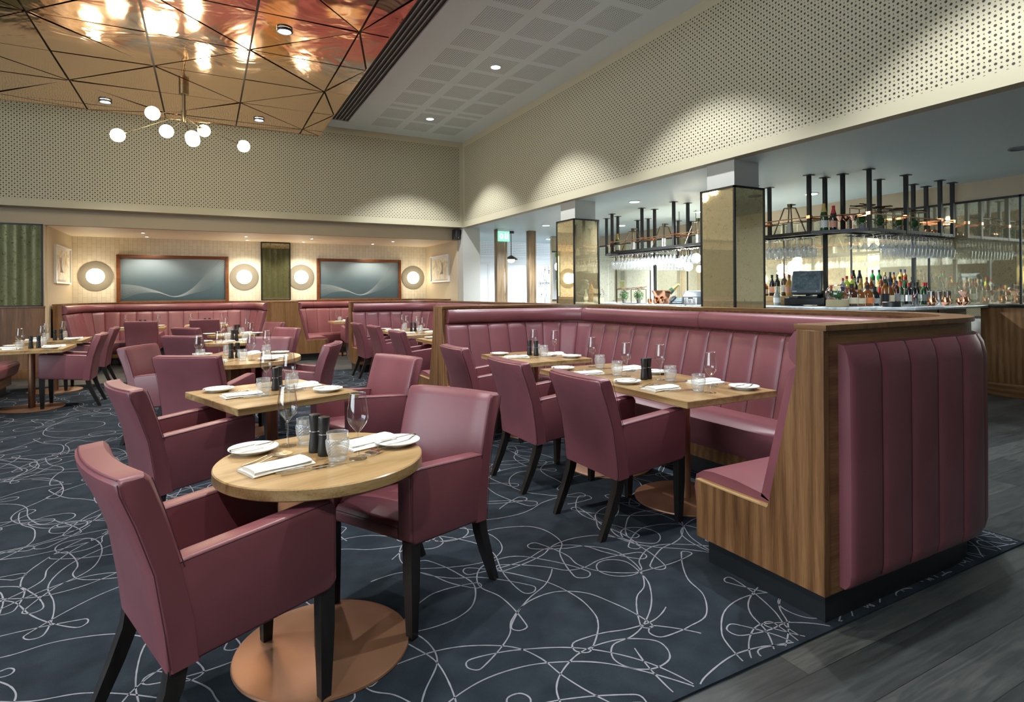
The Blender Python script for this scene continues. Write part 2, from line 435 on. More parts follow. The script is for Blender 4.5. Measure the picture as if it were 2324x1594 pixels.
def ribbon(bm, pts, w, z):
    n = len(pts); L, Rr = [], []
    for i, p in enumerate(pts):
        a, b = pts[max(i - 1, 0)], pts[min(i + 1, n - 1)]
        dx, dy = b[0] - a[0], b[1] - a[1]; l = math.hypot(dx, dy) or 1
        ww = w * (.8 + .45 * rnd.random())
        L.append((p[0] - dy / l * ww, p[1] + dx / l * ww, z)); Rr.append((p[0] + dy / l * ww, p[1] - dx / l * ww, z))
    grid(bm, [L, Rr], 1)
def carpet_ok(x, y):
    return x < 3.885 and 1.47 < y + 0 and y < 10.58 - .08 * x
bm = NB()
prism(bm, [(-8.5, 1.455), (3.9, 1.455), (3.9, 10.52), (-8.5, 11.55)], 'xy', .0005, .009)
def catmull(P, n=7):
    out = []
    for i in range(1, len(P) - 2):
        p0, p1, p2, p3 = P[i - 1:i + 3]
        for k in range(n):
            t = k / n
            out.append(tuple(.5 * (2 * p1[c] + (p2[c] - p0[c]) * t + (2 * p0[c] - 5 * p1[c] + 4 * p2[c] - p3[c]) * t * t + (3 * p1[c] - p0[c] - 3 * p2[c] + p3[c]) * t ** 3) for c in (0, 1)))
    return out
DENS = {}
for i in range(2600):
    # a yarn line : long swaying arcs broken by tear drop loops
    x, y = rnd.uniform(-4.8, 3.9), 1.4 + 9.3 * rnd.random() ** (1 if i % 3 else 2.2)
    th = rnd.uniform(0, 2 * PI); P = []; sg = rnd.choice((-1, 1))
    def step(turn, l):
        global x, y, th
        th += R(turn); x += math.cos(th) * l; y += math.sin(th) * l; P.append((x, y))
    for q in range(rnd.randint(5, 12)):
        sg = rnd.choice((-1, 1, -sg))
        a = rnd.uniform(14, 34)
        for k in range(rnd.randint(2, 5)): step(sg * a * rnd.uniform(.6, 1.3), rnd.uniform(.09, .17))
        if rnd.random() < .8:
            l = rnd.uniform(.07, .15); w = rnd.uniform(.028, .055); sg = rnd.choice((sg, -sg))
            for tu, ll in ((8, l), (10, l), (62, w), (75, w), (70, w), (12, l), (8, l), (16, l)): step(sg * tu, ll)
        elif rnd.random() < .5:
            for k in range(7): step(sg * rnd.uniform(40, 56), rnd.uniform(.06, .10))
    Q = [p for p in catmull(P)]; cells = [(int(p[0] // .4), int(p[1] // .4)) for p in Q]
    ins = [c for p, c in zip(Q, cells) if carpet_ok(*p)]
    if len(ins) < 30 or sum(DENS.get(c, 0) for c in ins) / len(ins) > 98 or max(DENS.get(c, 0) for c in ins) > 195: continue
    for c in ins: DENS[c] = DENS.get(c, 0) + 1
    run = []
    for p in Q:
        if carpet_ok(*p): run.append(p)
        else:
            if len(run) > 3: ribbon(bm, run, .0029, .0098)
            run = []
    if len(run) > 3: ribbon(bm, run, .0029, .0098)
o = obj('carpet', bm, ['carpet', 'yarn'], recalc=False)
tag(o, 'navy fitted carpet with looping pale grey line pattern', 'carpet')

# back bulkhead, right bulkhead (perforated board), beam, recess
bm = NB(); box(bm, -9, XW, YW, YM, ZS, ZC + .1); struct('wall_back', bm, 'perf_back')
bm = NB(); box(bm, XW, XW + .14, -5, 15, ZS, ZC + .1); struct('wall_right', bm, 'perf_right')
bm = NB(); box(bm, -9, XW, YM, YM + .12, ZR, ZS); struct('wall_beam', bm, 'paint_beige')
bm = NB(); box(bm, -9, -2.40, YM, YM + .12, 0, ZR); struct('wall_mirror', bm, 'paint_cream')
bm = NB(); box(bm, -2.50, -2.385, YM + .12, YT + .1, 0, ZR); struct('wall_recess_left', bm, 'paint_cream')
bm = NB(); box(bm, -2.5, XW + .05, YT, YT + .1, 0, ZR); struct('wall_tiled', bm, 'tile')
bm = NB(); box(bm, -2.5, XW + .05, YM + .12, YT + .1, ZR, ZR + .05); struct('ceiling_recess', bm, 'ceiling_cream')
bm = NB(); box(bm, XW, 5.58, YW + .02, YT + .1, 0, ZS); struct('wall_column', bm, 'paint_grey')
bm = NB(); box(bm, XW - .012, XW, YM + .0, YT, 0, ZR); struct('wall_recess_right', bm, 'paint_cream')
bm = NB(); box(bm, -9, XW + .14, -5, YW + .3, ZC, ZC + .1); struct('ceiling', bm, 'ceil_perf')
bm = NB(); box(bm, XW + .14, 16, -5, 18, ZS, ZS + .1); struct('ceiling_bar', bm, 'ceiling_grey')
bm = NB(); box(bm, 5.5, 16, 15.0, 15.1, 0, ZS); struct('wall_corridor', bm, 'perf_corr')
bm = NB(); box(bm, -9.1, -9, -5, 15, 0, .8); box(bm, -9.1, -9, -5, 15, 4.5, ZC); box(bm, -9.1, -9, 5.2, 15, .8, 4.5)
for yy in (-5, -1.8, 1.4, 4.6): box(bm, -9.1, -9, yy - .06, yy + .06, .8, 4.5)  # openings out of view, added to let world light in as fill
struct('wall_left', bm, 'paint_cream')
bm = NB(); box(bm, -9, 9.5, -5.1, -5, 0, ZC); struct('wall_front', bm, 'paint_beige')
bm = NB(); box(bm, 5.3, 9.6, 12.62, 12.64, 2.4, ZS)
bm.free()
# bar back wall : plastered above, mirrors below
bm = NB(); box(bm, 9.40, 9.55, -5, 13.2, 0, ZS); struct('wall_bar', bm, 'paint_grey')
bm = NB(); box(bm, 9.386, 9.40, 1.0, 13.2, 2.59, ZS); struct('trim_1', bm, 'paint_beige')
# skirting / wainscot under the left mirror
bm = NB(); box(bm, -9, -2.40, YM - .03, YM, .0, .16, .004); box(bm, -9, -2.40, YM - .022, YM, .16, 1.19); box(bm, -9, -2.39, YM - .035, YM, 1.19, 1.21)
struct('trim_2', bm, 'walnut_z')

# left mirror in its steel frame
def framed_mirror(name, x0, x1, y, z0, z1, label, m, fw=.025, fm='steel_dark'):
    t = thing(name, label, 'mirror', ((x0 + x1) / 2, y, z0))
    w = (x1 - x0) / 2; h = z1 - z0
    bm = NB(); box(bm, -w, w, -.012, -.002, 0, h); obj('mirror_glass', bm, m, t)
    bm = NB()
    box(bm, -w - fw / 2, -w + fw / 2, -.03, -.002, -fw / 2, h + fw / 2); box(bm, w - fw / 2, w + fw / 2, -.03, -.002, -fw / 2, h + fw / 2)
    box(bm, -w, w, -.03, -.002, -fw / 2, fw / 2); box(bm, -w, w, -.03, -.002, h - fw / 2, h + fw / 2); obj('frame', bm, fm, t)
    return t
framed_mirror('wall_mirror_panel', -4.6, -2.43, YM, 1.215, 2.585, 'antique mirror above the walnut panelling at the far left', 'mirror_dark')
# mirrored pier between the two framed windows : shallow box with a pointed front
t = thing('mirror_pier', 'narrow mirrored pier between the two framed windows on the tiled wall', 'mirror', (1.45, YT, 0))
bm = NB(); prism(bm, [(-.30, -.002), (-.30, -.10), (.30, -.10), (.30, -.002)], 'xy', 1.24, 2.57); obj('mirror_glass', bm, 'mirror_dark', t)
bm = NB()
for x in (-.31, .31): box(bm, x - .012, x + .012, -.115, -.09, 1.24, 2.58)
box(bm, -.31, .31, -.115, -.09, 2.56, 2.585); box(bm, -.31, .31, -.115, -.09, 1.235, 1.255); obj('frame', bm, 'steel_dark', t)

# framed windows in the tiled wall
def window(i, x0, x1, z0=1.23, z1=2.235):
    f = .07; y = YT
    bm = NB()
    box(bm, x0, x0 + f, y - .05, y, z0, z1, .006); box(bm, x1 - f, x1, y - .05, y, z0, z1, .006)
    box(bm, x0 + f, x1 - f, y - .05, y, z1 - f, z1, .006); box(bm, x0 + f, x1 - f, y - .05, y, z0, z0 + .03, .006)
    w = struct('window_%d' % i, bm, 'frame_wood')
    bm = NB(); box(bm, x0 + f, x1 - f, y - .014, y - .004, z0 + .03, z1 - f); obj('window_pane', bm, 'film', w)
    bm = NB(); X0, X1, Z0 = x0 + f, x1 - f, z0 + .03; W = X1 - X0
    for k in range(11):
        s = k / 10; lo, up = [], []
        for q in range(61):
            u = q / 60
            def cur(Q):
                q_ = min(int(u * 6), 5); t_ = u * 6 - q_; p0, p1, p2, p3 = Q[max(q_ - 1, 0)], Q[q_], Q[q_ + 1], Q[min(q_ + 2, 6)]
                return .5 * (2 * p1 + (p2 - p0) * t_ + (2 * p0 - 5 * p1 + 4 * p2 - p3) * t_ ** 2 + (3 * p1 - p0 - 3 * p2 + p3) * t_ ** 3)
            z_ = Z0 + (1 - s) * cur((.33, .30, .20, .09, .25, .62, .98)) + s * cur((.05, .16, .17, .075, .15, .27, .52))
            th = (.004 + .026 * (1 - s) * abs(u - .48)) * (1 if k else 1.3)
            lo.append((X0 + u * W, y - .0155 - .0004 * k, min(z_, z1 - f - .01))); up.append((X0 + u * W, y - .0155 - .0004 * k, min(z_ + th, z1 - f)))
        grid(bm, [lo, up])
    obj('film_pattern', bm, 'wave', w)
window(1, -1.634, .468); window(2, 2.371, 4.456)

# framed prints on the two side walls of the recess
def art(label, x, side, y0, y1, z0, z1, m):
    t = thing('framed_print', label, 'picture', (x, (y0 + y1) / 2, z0)); w = (y1 - y0) / 2; h = z1 - z0; s = side
    bm = NB(); f = .028
    for a, b, c, d in ((-w, w, 0, f), (-w, w, h - f, h), (-w, -w + f, f, h - f), (w - f, w, f, h - f)):
        box(bm, min(0, s * .04), max(0, s * .04), a, b, c, d)
    obj('frame', bm, 'trim_white', t)
    bm = NB(); box(bm, min(s * .004, s * .014), max(s * .004, s * .014), -w + f, w - f, f, h - f); obj('mount', bm, 'paper_grey', t)
    bm = NB(); box(bm, min(s * .014, s * .018), max(s * .014, s * .018), -w + f + .05, w - f - .05, f + .04, h - f - .05); obj('print', bm, m, t)
    bm = NB()
    for k in range(14):
        a = -w * .2 + .02 * k - .1; ang = R(60 + k * 9)
        pts = [(s * .0195, a + q * .03 * math.cos(ang), h * .3 + q * .035 * abs(math.sin(ang)) + .0) for q in range(9)]
        tube(bm, pts, .004, 4)
    obj('grass_drawing', bm, 'paper_grey' if m == 'art_a' else 'paint_cream', t)
art('white framed print with grass stems on the left recess wall', -2.385, 1, 12.93, 14.25, 1.61, 2.31, 'art_a')
art('white framed print with a pale frond on the right recess wall', XW - .012, -1, 12.83, 14.08, 1.645, 2.30, 'art_b')

# disc wall lights
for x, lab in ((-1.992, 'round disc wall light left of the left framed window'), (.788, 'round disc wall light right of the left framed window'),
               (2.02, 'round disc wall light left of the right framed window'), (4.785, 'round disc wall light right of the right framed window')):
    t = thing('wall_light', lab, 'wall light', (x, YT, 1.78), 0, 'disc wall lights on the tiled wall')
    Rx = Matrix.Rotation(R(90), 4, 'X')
    bm = NB(); lathe(bm, [(0, 0), (.30, 0), (.30, .012), (0, .014)], 48, T=Rx); obj('taupe_disc', bm, 'paint_taupe', t)  # flat taupe disc, darker than the wall and wider than the diffuser
    bm = NB(); lathe(bm, [(.160, .014), (.160, .03), (.145, .052), (.10, .066), (.05, .073), (0, .075)], 40, T=Rx); obj('diffuser', bm, 'glow_sconce', t)

# black wall speaker in the corner
t = thing('wall_speaker', 'black wall speaker in the corner below the perforated boards', 'speaker', (5.075, 12.22, 2.59))
bm = NB(); prism(bm, [(-.075, .11), (-.075, -.05), (-.045, -.10), (.045, -.10), (.075, -.05), (.075, .11)], 'xy', 0, .235, .012); obj('cabinet', bm, 'black_mat', t)
bm = NB(); prism(bm, [(-.06, -.052), (-.04, -.106), (.04, -.106), (.06, -.052)], 'xy', .015, .22); obj('grille', bm, 'iron', t)
bm = NB(); lathe(bm, [(0, 0), (.006, 0), (.006, .004), (0, .005)], 10, T=Matrix.Translation((0, -.107, .035)) @ Matrix.Rotation(R(90), 4, 'X')); obj('badge', bm, 'trim_white', t)

# ------------------------------------------------------------------ ceilings: copper raft, slot diffuser, down lights
ZK = 4.30
raft = thing('ceiling_raft', 'copper clad suspended ceiling of triangular mirror panels', 'ceiling panel', (0, 0, ZK))
xs = [-3.71, -2.66, -1.607, -.556, .49, 1.54, 1.88]; ys = [1.05 + 1.0733 * k for k in range(9)] + [11.085]
ys = [9.69 - 1.0733 * k for k in range(7, -1, -1)] + [10.763, 11.085]
g_ = .0115; cnt = 0
def tri_panel(pts):
    cx = sum(p[0] for p in pts) / len(pts); cy = sum(p[1] for p in pts) / len(pts)
    pp = []; n = len(pts)          # true inset by g_ on every edge
    for i in range(n):
        p, q, r = Vector(pts[i - 1]), Vector(pts[i]), Vector(pts[(i + 1) % n])
        a, b = (p - q).normalized(), (r - q).normalized(); sn = abs(a.x * b.y - a.y * b.x)
        w = q + (a + b) * (g_ / sn); pp.append((w.x, w.y))
    bm = NB(); prism(bm, pp, 'xy', 0, .02)
    tx, ty = rnd.uniform(-.011, .011), rnd.uniform(-.011, .011)
    for v in bm.verts: v.co.z += (v.co.x - cx) * tx + (v.co.y - cy) * ty
    obj('panel', bm, 'copper_sheet', raft)
for i in range(len(xs) - 1):
    for j in range(len(ys) - 1):
        a, b, c, d = (xs[i], ys[j]), (xs[i + 1], ys[j]), (xs[i + 1], ys[j + 1]), (xs[i], ys[j + 1])
        # star nodes sit where (column + row) is even
        if (i + j) % 2 == 1: tri_panel((a, b, c)); tri_panel((a, c, d))
        else: tri_panel((a, b, d)); tri_panel((b, c, d))
bm = NB(); box(bm, xs[0], 1.872, ys[0], 11.078, .03, .12); obj('backing', bm, 'slot_dark', raft)
bm = NB(); box(bm, 1.868, 1.886, ys[0], 11.09, -.004, .12); box(bm, xs[0], 1.868, 11.078, 11.092, -.004, .12); obj('edge_trim', bm, 'copper_sheet', raft)

t = thing('slot_diffuser', 'long black slotted air diffuser beside the copper ceiling', 'air vent', (0, 0, ZC))
bm = NB(); box(bm, 2.16, 2.50, -3, 11.46, -.006, -.002); obj('plenum', bm, 'slot_dark', t)
for k in range(6):
    bm = NB(); x = 2.165 + k * .0655; box(bm, x - .008, x + .008, -3, 11.46, -.022, -.004); obj('blade', bm, 'slot_grey', t)
bm = NB(); box(bm, 2.16, 2.50, 11.44, 11.47, -.022, -.003); obj('end_cap', bm, 'slot_grey', t)

def downlight(x, y, z, r, label, group, ring='trim_white', glow='glow_cool', cat='ceiling light', name='downlight', dz=.0):
    t = thing(name, label, cat, (x, y, z), 0, group)
    bm = NB(); lathe(bm, [(r * .78, -.004), (r * .82, -.016 - dz), (r, -.012 - dz), (r, 0), (r * .9, 0)], 32); obj('trim_ring', bm, ring, t)
    bm = NB(); lathe(bm, [(0, -.007), (r * .79, -.007), (r * .79, -.003), (0, -.003)], 32); obj('lens', bm, glow, t)
    return t
def spot(x, y, z, e, ang, col=(1, .95, .88), blend=.5, r=.06):
    d = bpy.data.lights.new('spot', 'SPOT'); d.energy = e; d.spot_size = R(ang); d.spot_blend = blend; d.color = col; d.shadow_soft_size = r
    o = bpy.data.objects.new('lamp_spot', d); C.objects.link(o); o.location = (x, y, z - .03); return o
def point(x, y, z, e, col=(1, .85, .62), r=.06):
    d = bpy.data.lights.new('point', 'POINT'); d.energy = e; d.color = col; d.shadow_soft_size = r
    o = bpy.data.objects.new('lamp_point', d); C.objects.link(o); o.location = (x, y, z); return o
COOL = (.93, .97, 1.0); NEU = (1., .955, .89); WARM = (1., .80, .52)
for x, y, lab in ((.793, 6.784, 'round downlight in the copper ceiling nearest the camera'), (-1.30, 10.46, 'round downlight in the copper ceiling left of the globe chandelier'),
                  (.81, 10.44, 'round downlight in the copper ceiling right of the globe chandelier')):
    downlight(x, y, ZK - .002, .085, lab, 'downlights in the copper ceiling', 'trim_dark', dz=.012); spot(x, y, ZK - .02, 190, 105, NEU)
for x, y in ((.80, 3.15), (-1.30, 3.15), (-1.30, 6.79), (.80, -.5), (-1.30, -.5)): spot(x, y, ZK - .02, 190 if y > 0 else 190 if x < 0 else 50, 105, NEU)  # spots out of view continuing the grid; the pair behind the camera is added fill
for x, y, lab in ((3.87, 7.743, 'nearer round downlight in the white perforated ceiling'), (3.878, 10.63, 'farther round downlight in the white perforated ceiling')):
    downlight(x, y, ZC, .085, lab, 'downlights in the white ceiling'); spot(x, y, ZC, 300, 100, COOL, .35)
for x, y in ((3.87, 4.86), (3.87, 1.98)): spot(x, y, ZC, 260, 100, COOL, .35)
for k, (x, y, lab) in enumerate(((6.215, 7.394, 'round downlight in the bar ceiling above the nearer part of the bar'), (8.189, 5.627, 'round downlight in the bar ceiling behind the tall shelf posts'),
                    (6.631, 10.858, 'round downlight in the bar ceiling left of the farther mirrored pillar'), (8.407, 13.608, 'round downlight in the corridor ceiling by the door graphic'), (8.112, 7.824, 'round downlight in the bar ceiling next to the nearer pillar'), (8.2, 10.2, 'round downlight at the far end of the bar ceiling'))):
    downlight(x, y, ZS, .10, lab, 'downlights in the bar ceiling'); spot(x, y, ZS, 330 if k != 3 else 220, 140, (.88, .96, 1.) , .7)
downlight(7.576, 2.844, ZS, .10, 'unlit dark speaker disc in the bar ceiling at the right edge', 'ceiling speakers', 'plastic_grey', 'plastic_grey', 'ceiling speaker', 'ceiling_speaker')
downlight(7.45, 6.9, ZS, .10, 'flat grey speaker disc in the bar ceiling above the bottles shelf', 'ceiling speakers', 'trim_white', 'paint_grey', 'ceiling speaker', 'ceiling_speaker')
spot(7.0, 1.2, ZS, 60, 140, (.80, .93, 1.), .7); spot(6.0, 3.4, ZS, 60, 140, (.82, .94, 1.), .7)
k = 0
for y, xx in ((13.1, (-1.05, .75, 2.05, 3.85)), (13.95, (-1.05, .82, 2.0, 3.6))):
    for x in xx:
        k += 1
        downlight(x, y, ZR, .035, 'tiny recessed spotlight in the booth recess ceiling, %s row, %s' % ('front' if y < 13.5 else 'rear', ('far left', 'second from left', 'third from left', 'far right')[(k - 1) % 4]), 'recess spotlights', 'trim_white', 'glow_small', name='spotlight')
        spot(x, y, ZR, 42, 125, (1., .90, .74), .6, .03)
for x in (-1.992, .788, 2.02, 4.785): point(x, YT - .22, 1.78, 5.0, (1., .88, .66), .13)

# globe chandelier
t = thing('chandelier', 'brass branching chandelier with seven glowing globes under the copper ceiling', 'chandelier', (-.245, 9.25, ZK))
bm = NB(); lathe(bm, [(0, 0), (.062, 0), (.062, -.12), (0, -.12)], 24); obj('canopy', bm, 'brass', t)
bm = NB(); lathe(bm, [(0, -.12), (.022, -.12), (.022, -.34), (.03, -.34), (.03, -.42), (.02, -.50), (0, -.52)], 16); obj('stem', bm, 'brass', t)
GL = [((-.586, 8.75, 3.732), -.36), ((-1.0, 9.1, 3.483), -.40), ((-.444, 9.0, 3.579), -.47), ((-.13, 8.7, 3.426), -.5), ((-.14, 8.85, 3.50), -.5), ((0., 9.6, 3.791), -.42), ((.517, 9.4, 3.576), -.47)]
for (gx, gy, gz), hz in GL:
    bm = NB(); p = Vector((gx + .245, gy - 9.25, gz - ZK)); q = Vector((0, 0, hz)); d = (p - q).normalized()
    tube(bm, [(0, 0, hz + .05), q, p - d * .07], .0045, 8); lathe(bm, [(0, 0), (.02, 0), (.026, .03), (0, .03)], 12, T=Matrix.Translation(p - d * .105) @ d.to_track_quat('Z', 'Y').to_matrix().to_4x4())
    a = obj('arm', bm, 'brass', t)
    bm = NB(); ball(bm, p, .086, seg=24, ring=14); obj('globe', bm, 'glow_warm', a)
    point(gx, gy, gz - .11, 9, (1., .86, .6), .086)

# ------------------------------------------------------------------ mirrored pillars
def pillar(n, y0, y1, w, lab):
    x0, x1 = 5.25, 5.25 + w - .06
    bm = NB(); box(bm, x0, x1, y0 + .04, y1 - .02, 0, ZS); struct('pillar_%d' % n, bm, 'paint_grey')
    t = thing('mirror_cladding', lab, 'mirror', (5.2, y0, 0)); W, D = w + .02, y1 - y0 + .02; z0, z1 = 0.02, 2.54
    for k, (a, b, c, d) in enumerate(((-.002, .012, 0, D), (0, W, -.002, .012), (W - .012, W + .002, 0, D))):
        bm = NB(); box(bm, a, b, c, d, z0, z1); obj('mirror_glass', bm, 'mirror_pillar', t)
    bm = NB(); e = .011
    for a, c in ((0, 0), (W, 0), (0, D), (W, D)): box(bm, a - e, a + e, c - e, c + e, z0, z1 + .01)
    for a, b, c, d in ((0, 0, 0, D), (0, W, 0, 0), (W, W, 0, D)):
        box(bm, a - e, b + e, c - e, d + e, z1 - .01, z1 + .012)
    obj('frame', bm, 'steel_dark', t)
    bm = NB(); box(bm, e, W - e, e, D, z1 - .012, z1); obj('top_board', bm, 'trim_dark', t)
pillar(1, 4.50, 4.96, .46, 'antique mirror cladding on the nearer, larger pillar by the bar')
pillar(2, 7.66, 8.14, .46, 'antique mirror cladding on the farther pillar left of the bar')

# ------------------------------------------------------------------ bar counter
ZB = 1.165
t = thing('bar_counter', 'white marble topped bar counter with dotted mosaic front', 'bar counter', (0, 0, 0))
def offs(o): return [(6.45 + o, 9.9 - o * .5), (6.45 + o, 4.55 + o * .4), (7.25 + o * .4, 3.70 + o), (9.12 - (.14 if o else 0), 3.70 + o)]
def bar_ring(a, b):
    A, Bq = offs(a), offs(b); return A + Bq[::-1]
bm = NB(); prism(bm, bar_ring(0, 1.30), 'xy', ZB - .035, ZB, .004); obj('worktop', bm, 'marble', t)
bm = NB(); prism(bm, bar_ring(.26, 1.25), 'xy', .0, ZB - .035); obj('front', bm, 'mosaic', t)
bm = NB(); pts = offs(.255); tube(bm, [(x - .0, y, ZB - .10) for x, y in pts], .006, 6)
for x, y in ((8.27, 3.955),): tube(bm, [(x, y - .002, .05), (x, y - .002, ZB - .04)], .008, 6)
obj('brass_trim', bm, 'brass', t)
t = thing('service_counter', 'walnut fronted service counter at the right edge beyond the bar', 'counter', (8.98, 3.8, 0))
bm = NB(); box(bm, 0, .40, -6, 0, .17, ZB - .03, .004); obj('front_panel', bm, 'walnut_z', t)
bm = NB(); box(bm, -.03, .40, -6, .0, 0, .17, .006); obj('plinth', bm, 'walnut_y', t)
bm = NB(); box(bm, -.03, .41, -6, .02, ZB - .03, ZB, .003); obj('worktop', bm, 'steel_dark', t)

# mirrored back wall behind the bar, one panel at a time
ye = [1.6, 2.75, 3.52, 4.6, 5.75, 7.0, 8.2, 9.4, 10.6, 11.9, 13.1]
for k in range(len(ye) - 1):
    a, b = ye[k], ye[k + 1]
    t = thing('back_bar_mirror', 'tall speckled mirror panel on the wall behind the bar, number %s from the right' % ('one two three four five six seven eight nine ten'.split()[k]), 'mirror', (9.38, (a + b) / 2, 1.0), 0, 'mirror panels behind the bar')
    h = (b - a) / 2
    bm = NB(); box(bm, -.004, .004, -h + .004, h - .004, 0, 1.57); obj('mirror_glass', bm, 'mirror_bar', t)
    bm = NB(); box(bm, -.014, .006, h - .012, h + .012, 0, 1.60); box(bm, -.014, .006, -h, h, 1.57, 1.60); obj('frame', bm, 'steel_dark', t)
# back counter under the mirrors
t = thing('back_counter', 'low wooden back counter with shelf below the bar mirrors', 'counter', (0, 0, 0))
bm = NB(); box(bm, 8.85, 9.37, 5.0, 11.5, .0, .98, .004); obj('carcass', bm, 'walnut_y', t)
bm = NB(); box(bm, 8.82, 9.37, 5.0, 11.5, .98, 1.01, .003); obj('worktop', bm, 'marble', t)
t = thing('bottle_step', 'pale wooden bottle step on the bar counter behind the till', 'shelf', (7.12, 5.2, ZB))
bm = NB(); box(bm, 0, .26, 0, .75, 0, .13, .004); obj('box', bm, 'oak_y', t)
t = thing('bottle_riser', 'stepped bottle riser along the right arm of the bar', 'shelf', (0, 0, ZB))
bm = NB(); box(bm, 7.3, 9.1, 4.56, 4.74, .0005, .10, .003); obj('lower_step', bm, 'steel_dark', t)
bm = NB(); box(bm, 7.3, 9.3, 4.745, 4.95, .0005, .20, .003); obj('upper_step', bm, 'steel_dark', t)

# ------------------------------------------------------------------ overhead bottle gantry (U-shaped, hung from the bar ceiling)
ZG = 2.10
g = thing('bar_gantry', 'black steel overhead bar shelf hung from the ceiling with copper rails', 'overhead shelf', (0, 0, 0))
outer = [(6.84, 8.79), (6.84, 7.94), (6.84, 7.155), (6.85, 5.58), (6.86, 4.75), (7.195, 4.185), (8.005, 4.19), (8.83, 4.19), (9.18, 4.205)]
inner = [(7.16, 9.02), (7.15, 7.96), (7.16, 7.16), (7.17, 5.58), (7.2, 4.76), (7.2, 4.52), (8.0, 4.52), (8.82, 4.52), (9.17, 4.53)]
far = [(7.16, 9.38), (7.93, 9.34), (8.78, 9.05), (9.12, 9.05), (7.95, 9.04)]
posts = outer + inner + far
for i, (x, y) in enumerate(posts):
    bm = NB(); w = .021
    down = ZB if (x, y) in ((7.2, 4.76), (8.82, 4.52), (7.15, 7.96)) else ZG
    box(bm, x - w, x + w, y - w, y + w, down, ZS - .006); p = obj('post', bm, 'steel_dark', g)
    bm = NB(); box(bm, x - .05, x + .05, y - .05, y + .05, ZS - .008, ZS - .0005); obj('fixing_plate', bm, 'steel_dark', p)
def run(bm, pts, z, w, h):
    for a, b in zip(pts, pts[1:]): bar(bm, (a[0], a[1], z), (b[0], b[1], z), w, h)
bm = NB()
run(bm, outer, ZG + .015, .035, .04); run(bm, inner, ZG + .015, .035, .04); run(bm, [(7.16, 9.02), (7.95, 9.04), (9.12, 9.05)], ZG + .015, .035, .04); run(bm, [(6.84, 8.79), (7.16, 9.38), (7.93, 9.34), (9.12, 9.36)], ZG + .015, .035, .04)
for a, b in zip(outer, inner): bar(bm, (a[0], a[1], ZG + .015), (b[0], b[1], ZG + .015), .03, .035)
obj('shelf_frame', bm, 'steel_dark', g)
bm = NB()
for P_ in ([(6.86, 8.79), (6.86, 4.8), (7.18, 4.8), (7.18, 8.9)], [(6.9, 4.72), (7.2, 4.22), (7.2, 4.55), (7.0, 4.8)], [(7.22, 4.21), (9.16, 4.22), (9.16, 4.5), (7.22, 4.5)], [(7.18, 9.06), (9.1, 9.07), (9.1, 9.34), (7.18, 9.36)]):
    prism(bm, P_, 'xy', ZG + .018, ZG + .026)
obj('shelf_board', bm, 'steel_dark', g)
bm = NB()
for P_ in (outer, inner): tube(bm, [(x, y, ZG + .215) for x, y in P_], .008, 6)
for a, b in list(zip(outer, inner)): bar(bm, (a[0], a[1], ZG + .20), (b[0], b[1], ZG + .20), .008, .028)
for x, y in outer + inner: box(bm, x - .026, x + .026, y - .026, y + .026, ZG + .195, ZG + .235)
obj('copper_rail', bm, 'copper', g)
bm = NB()
ZK2 = ZG - .032
def hook(x, y): tube(bm, [(x, y, ZG), (x, y, ZK2)], .003, 4)
for k in range(45):
    y = 4.86 + k * .0905
    if abs(y - 5.58) < .04 or abs(y - 7.15) < .05: continue
    for dx in (-.028, .028): tube(bm, [(6.83, y + dx, ZK2), (7.17, y + dx, ZK2)], .003, 4)
    hook(6.83, y - .028); hook(7.17, y + .028)
obj('glass_rack', bm, 'steel_dark', g); bm = NB()
for k in range(21):
    x = 7.30 + k * .092
    for dx in (-.028, .028): tube(bm, [(x + dx, 4.14, ZK2), (x + dx, 4.56, ZK2)], .003, 4)
    hook(x - .028, 4.14); hook(x + .028, 4.56)
obj('glass_rack', bm, 'steel_dark', g); bm = NB()
for k in range(20):
    x = 7.25 + k * .092
    for dx in (-.028, .028): tube(bm, [(x + dx, 9.0, ZK2), (x + dx, 9.4, ZK2)], .003, 4)
obj('glass_rack', bm, 'steel_dark', g)

# stemware hanging upside down under the gantry
def wine_prof(k=1.): return [(0, .0), (.034, .001), (.033, .004), (.008, .008), (.0042, .014), (.0038, .095), (.006, .102), (.018, .116), (.034, .138), (.0405, .155), (.0395, .175), (.034, .215), (.0295, .25)]
def flip(p, H): return [(r, -z) for r, z in p]
def hang_proto(kind):
    P_ = {'wine': wine_prof(), 'martini': [(0, 0), (.036, .001), (.035, .004), (.006, .008), (.004, .02), (.004, .10), (.006, .106), (.055, .17), (.058, .175)],
          'flute': [(0, 0), (.03, .001), (.029, .004), (.005, .008), (.004, .02), (.004, .075), (.012, .09), (.024, .12), (.026, .16), (.021, .225)]}[kind]
    bm = NB(); lathe(bm, [(r * 1.12, -z * 1.04) for r, z in P_], 16)
    return obj({'wine': 'hanging_wine_glass', 'martini': 'hanging_cocktail_glass', 'flute': 'hanging_flute'}[kind], bm, 'glass_hung')
HG = {'wine': ('stemmed wine glass hanging upside down under the overhead bar shelf', 'wine glass', 'hanging wine glasses'),
      'martini': ('wide cocktail glass hanging upside down under the overhead bar shelf', 'cocktail glass', 'hanging cocktail glasses'),
      'flute': ('narrow flute glass hanging upside down under the overhead bar shelf', 'flute glass', 'hanging flute glasses')}
HP_ = {}
def hang(kind, x, y):
    if kind not in HP_:
        o = hang_proto(kind); tag(o, *HG[kind]); HP_[kind] = o
    else:
        o = HP_[kind].copy(); C.objects.link(o)
    o.location = (x, y, ZK2 + .004)
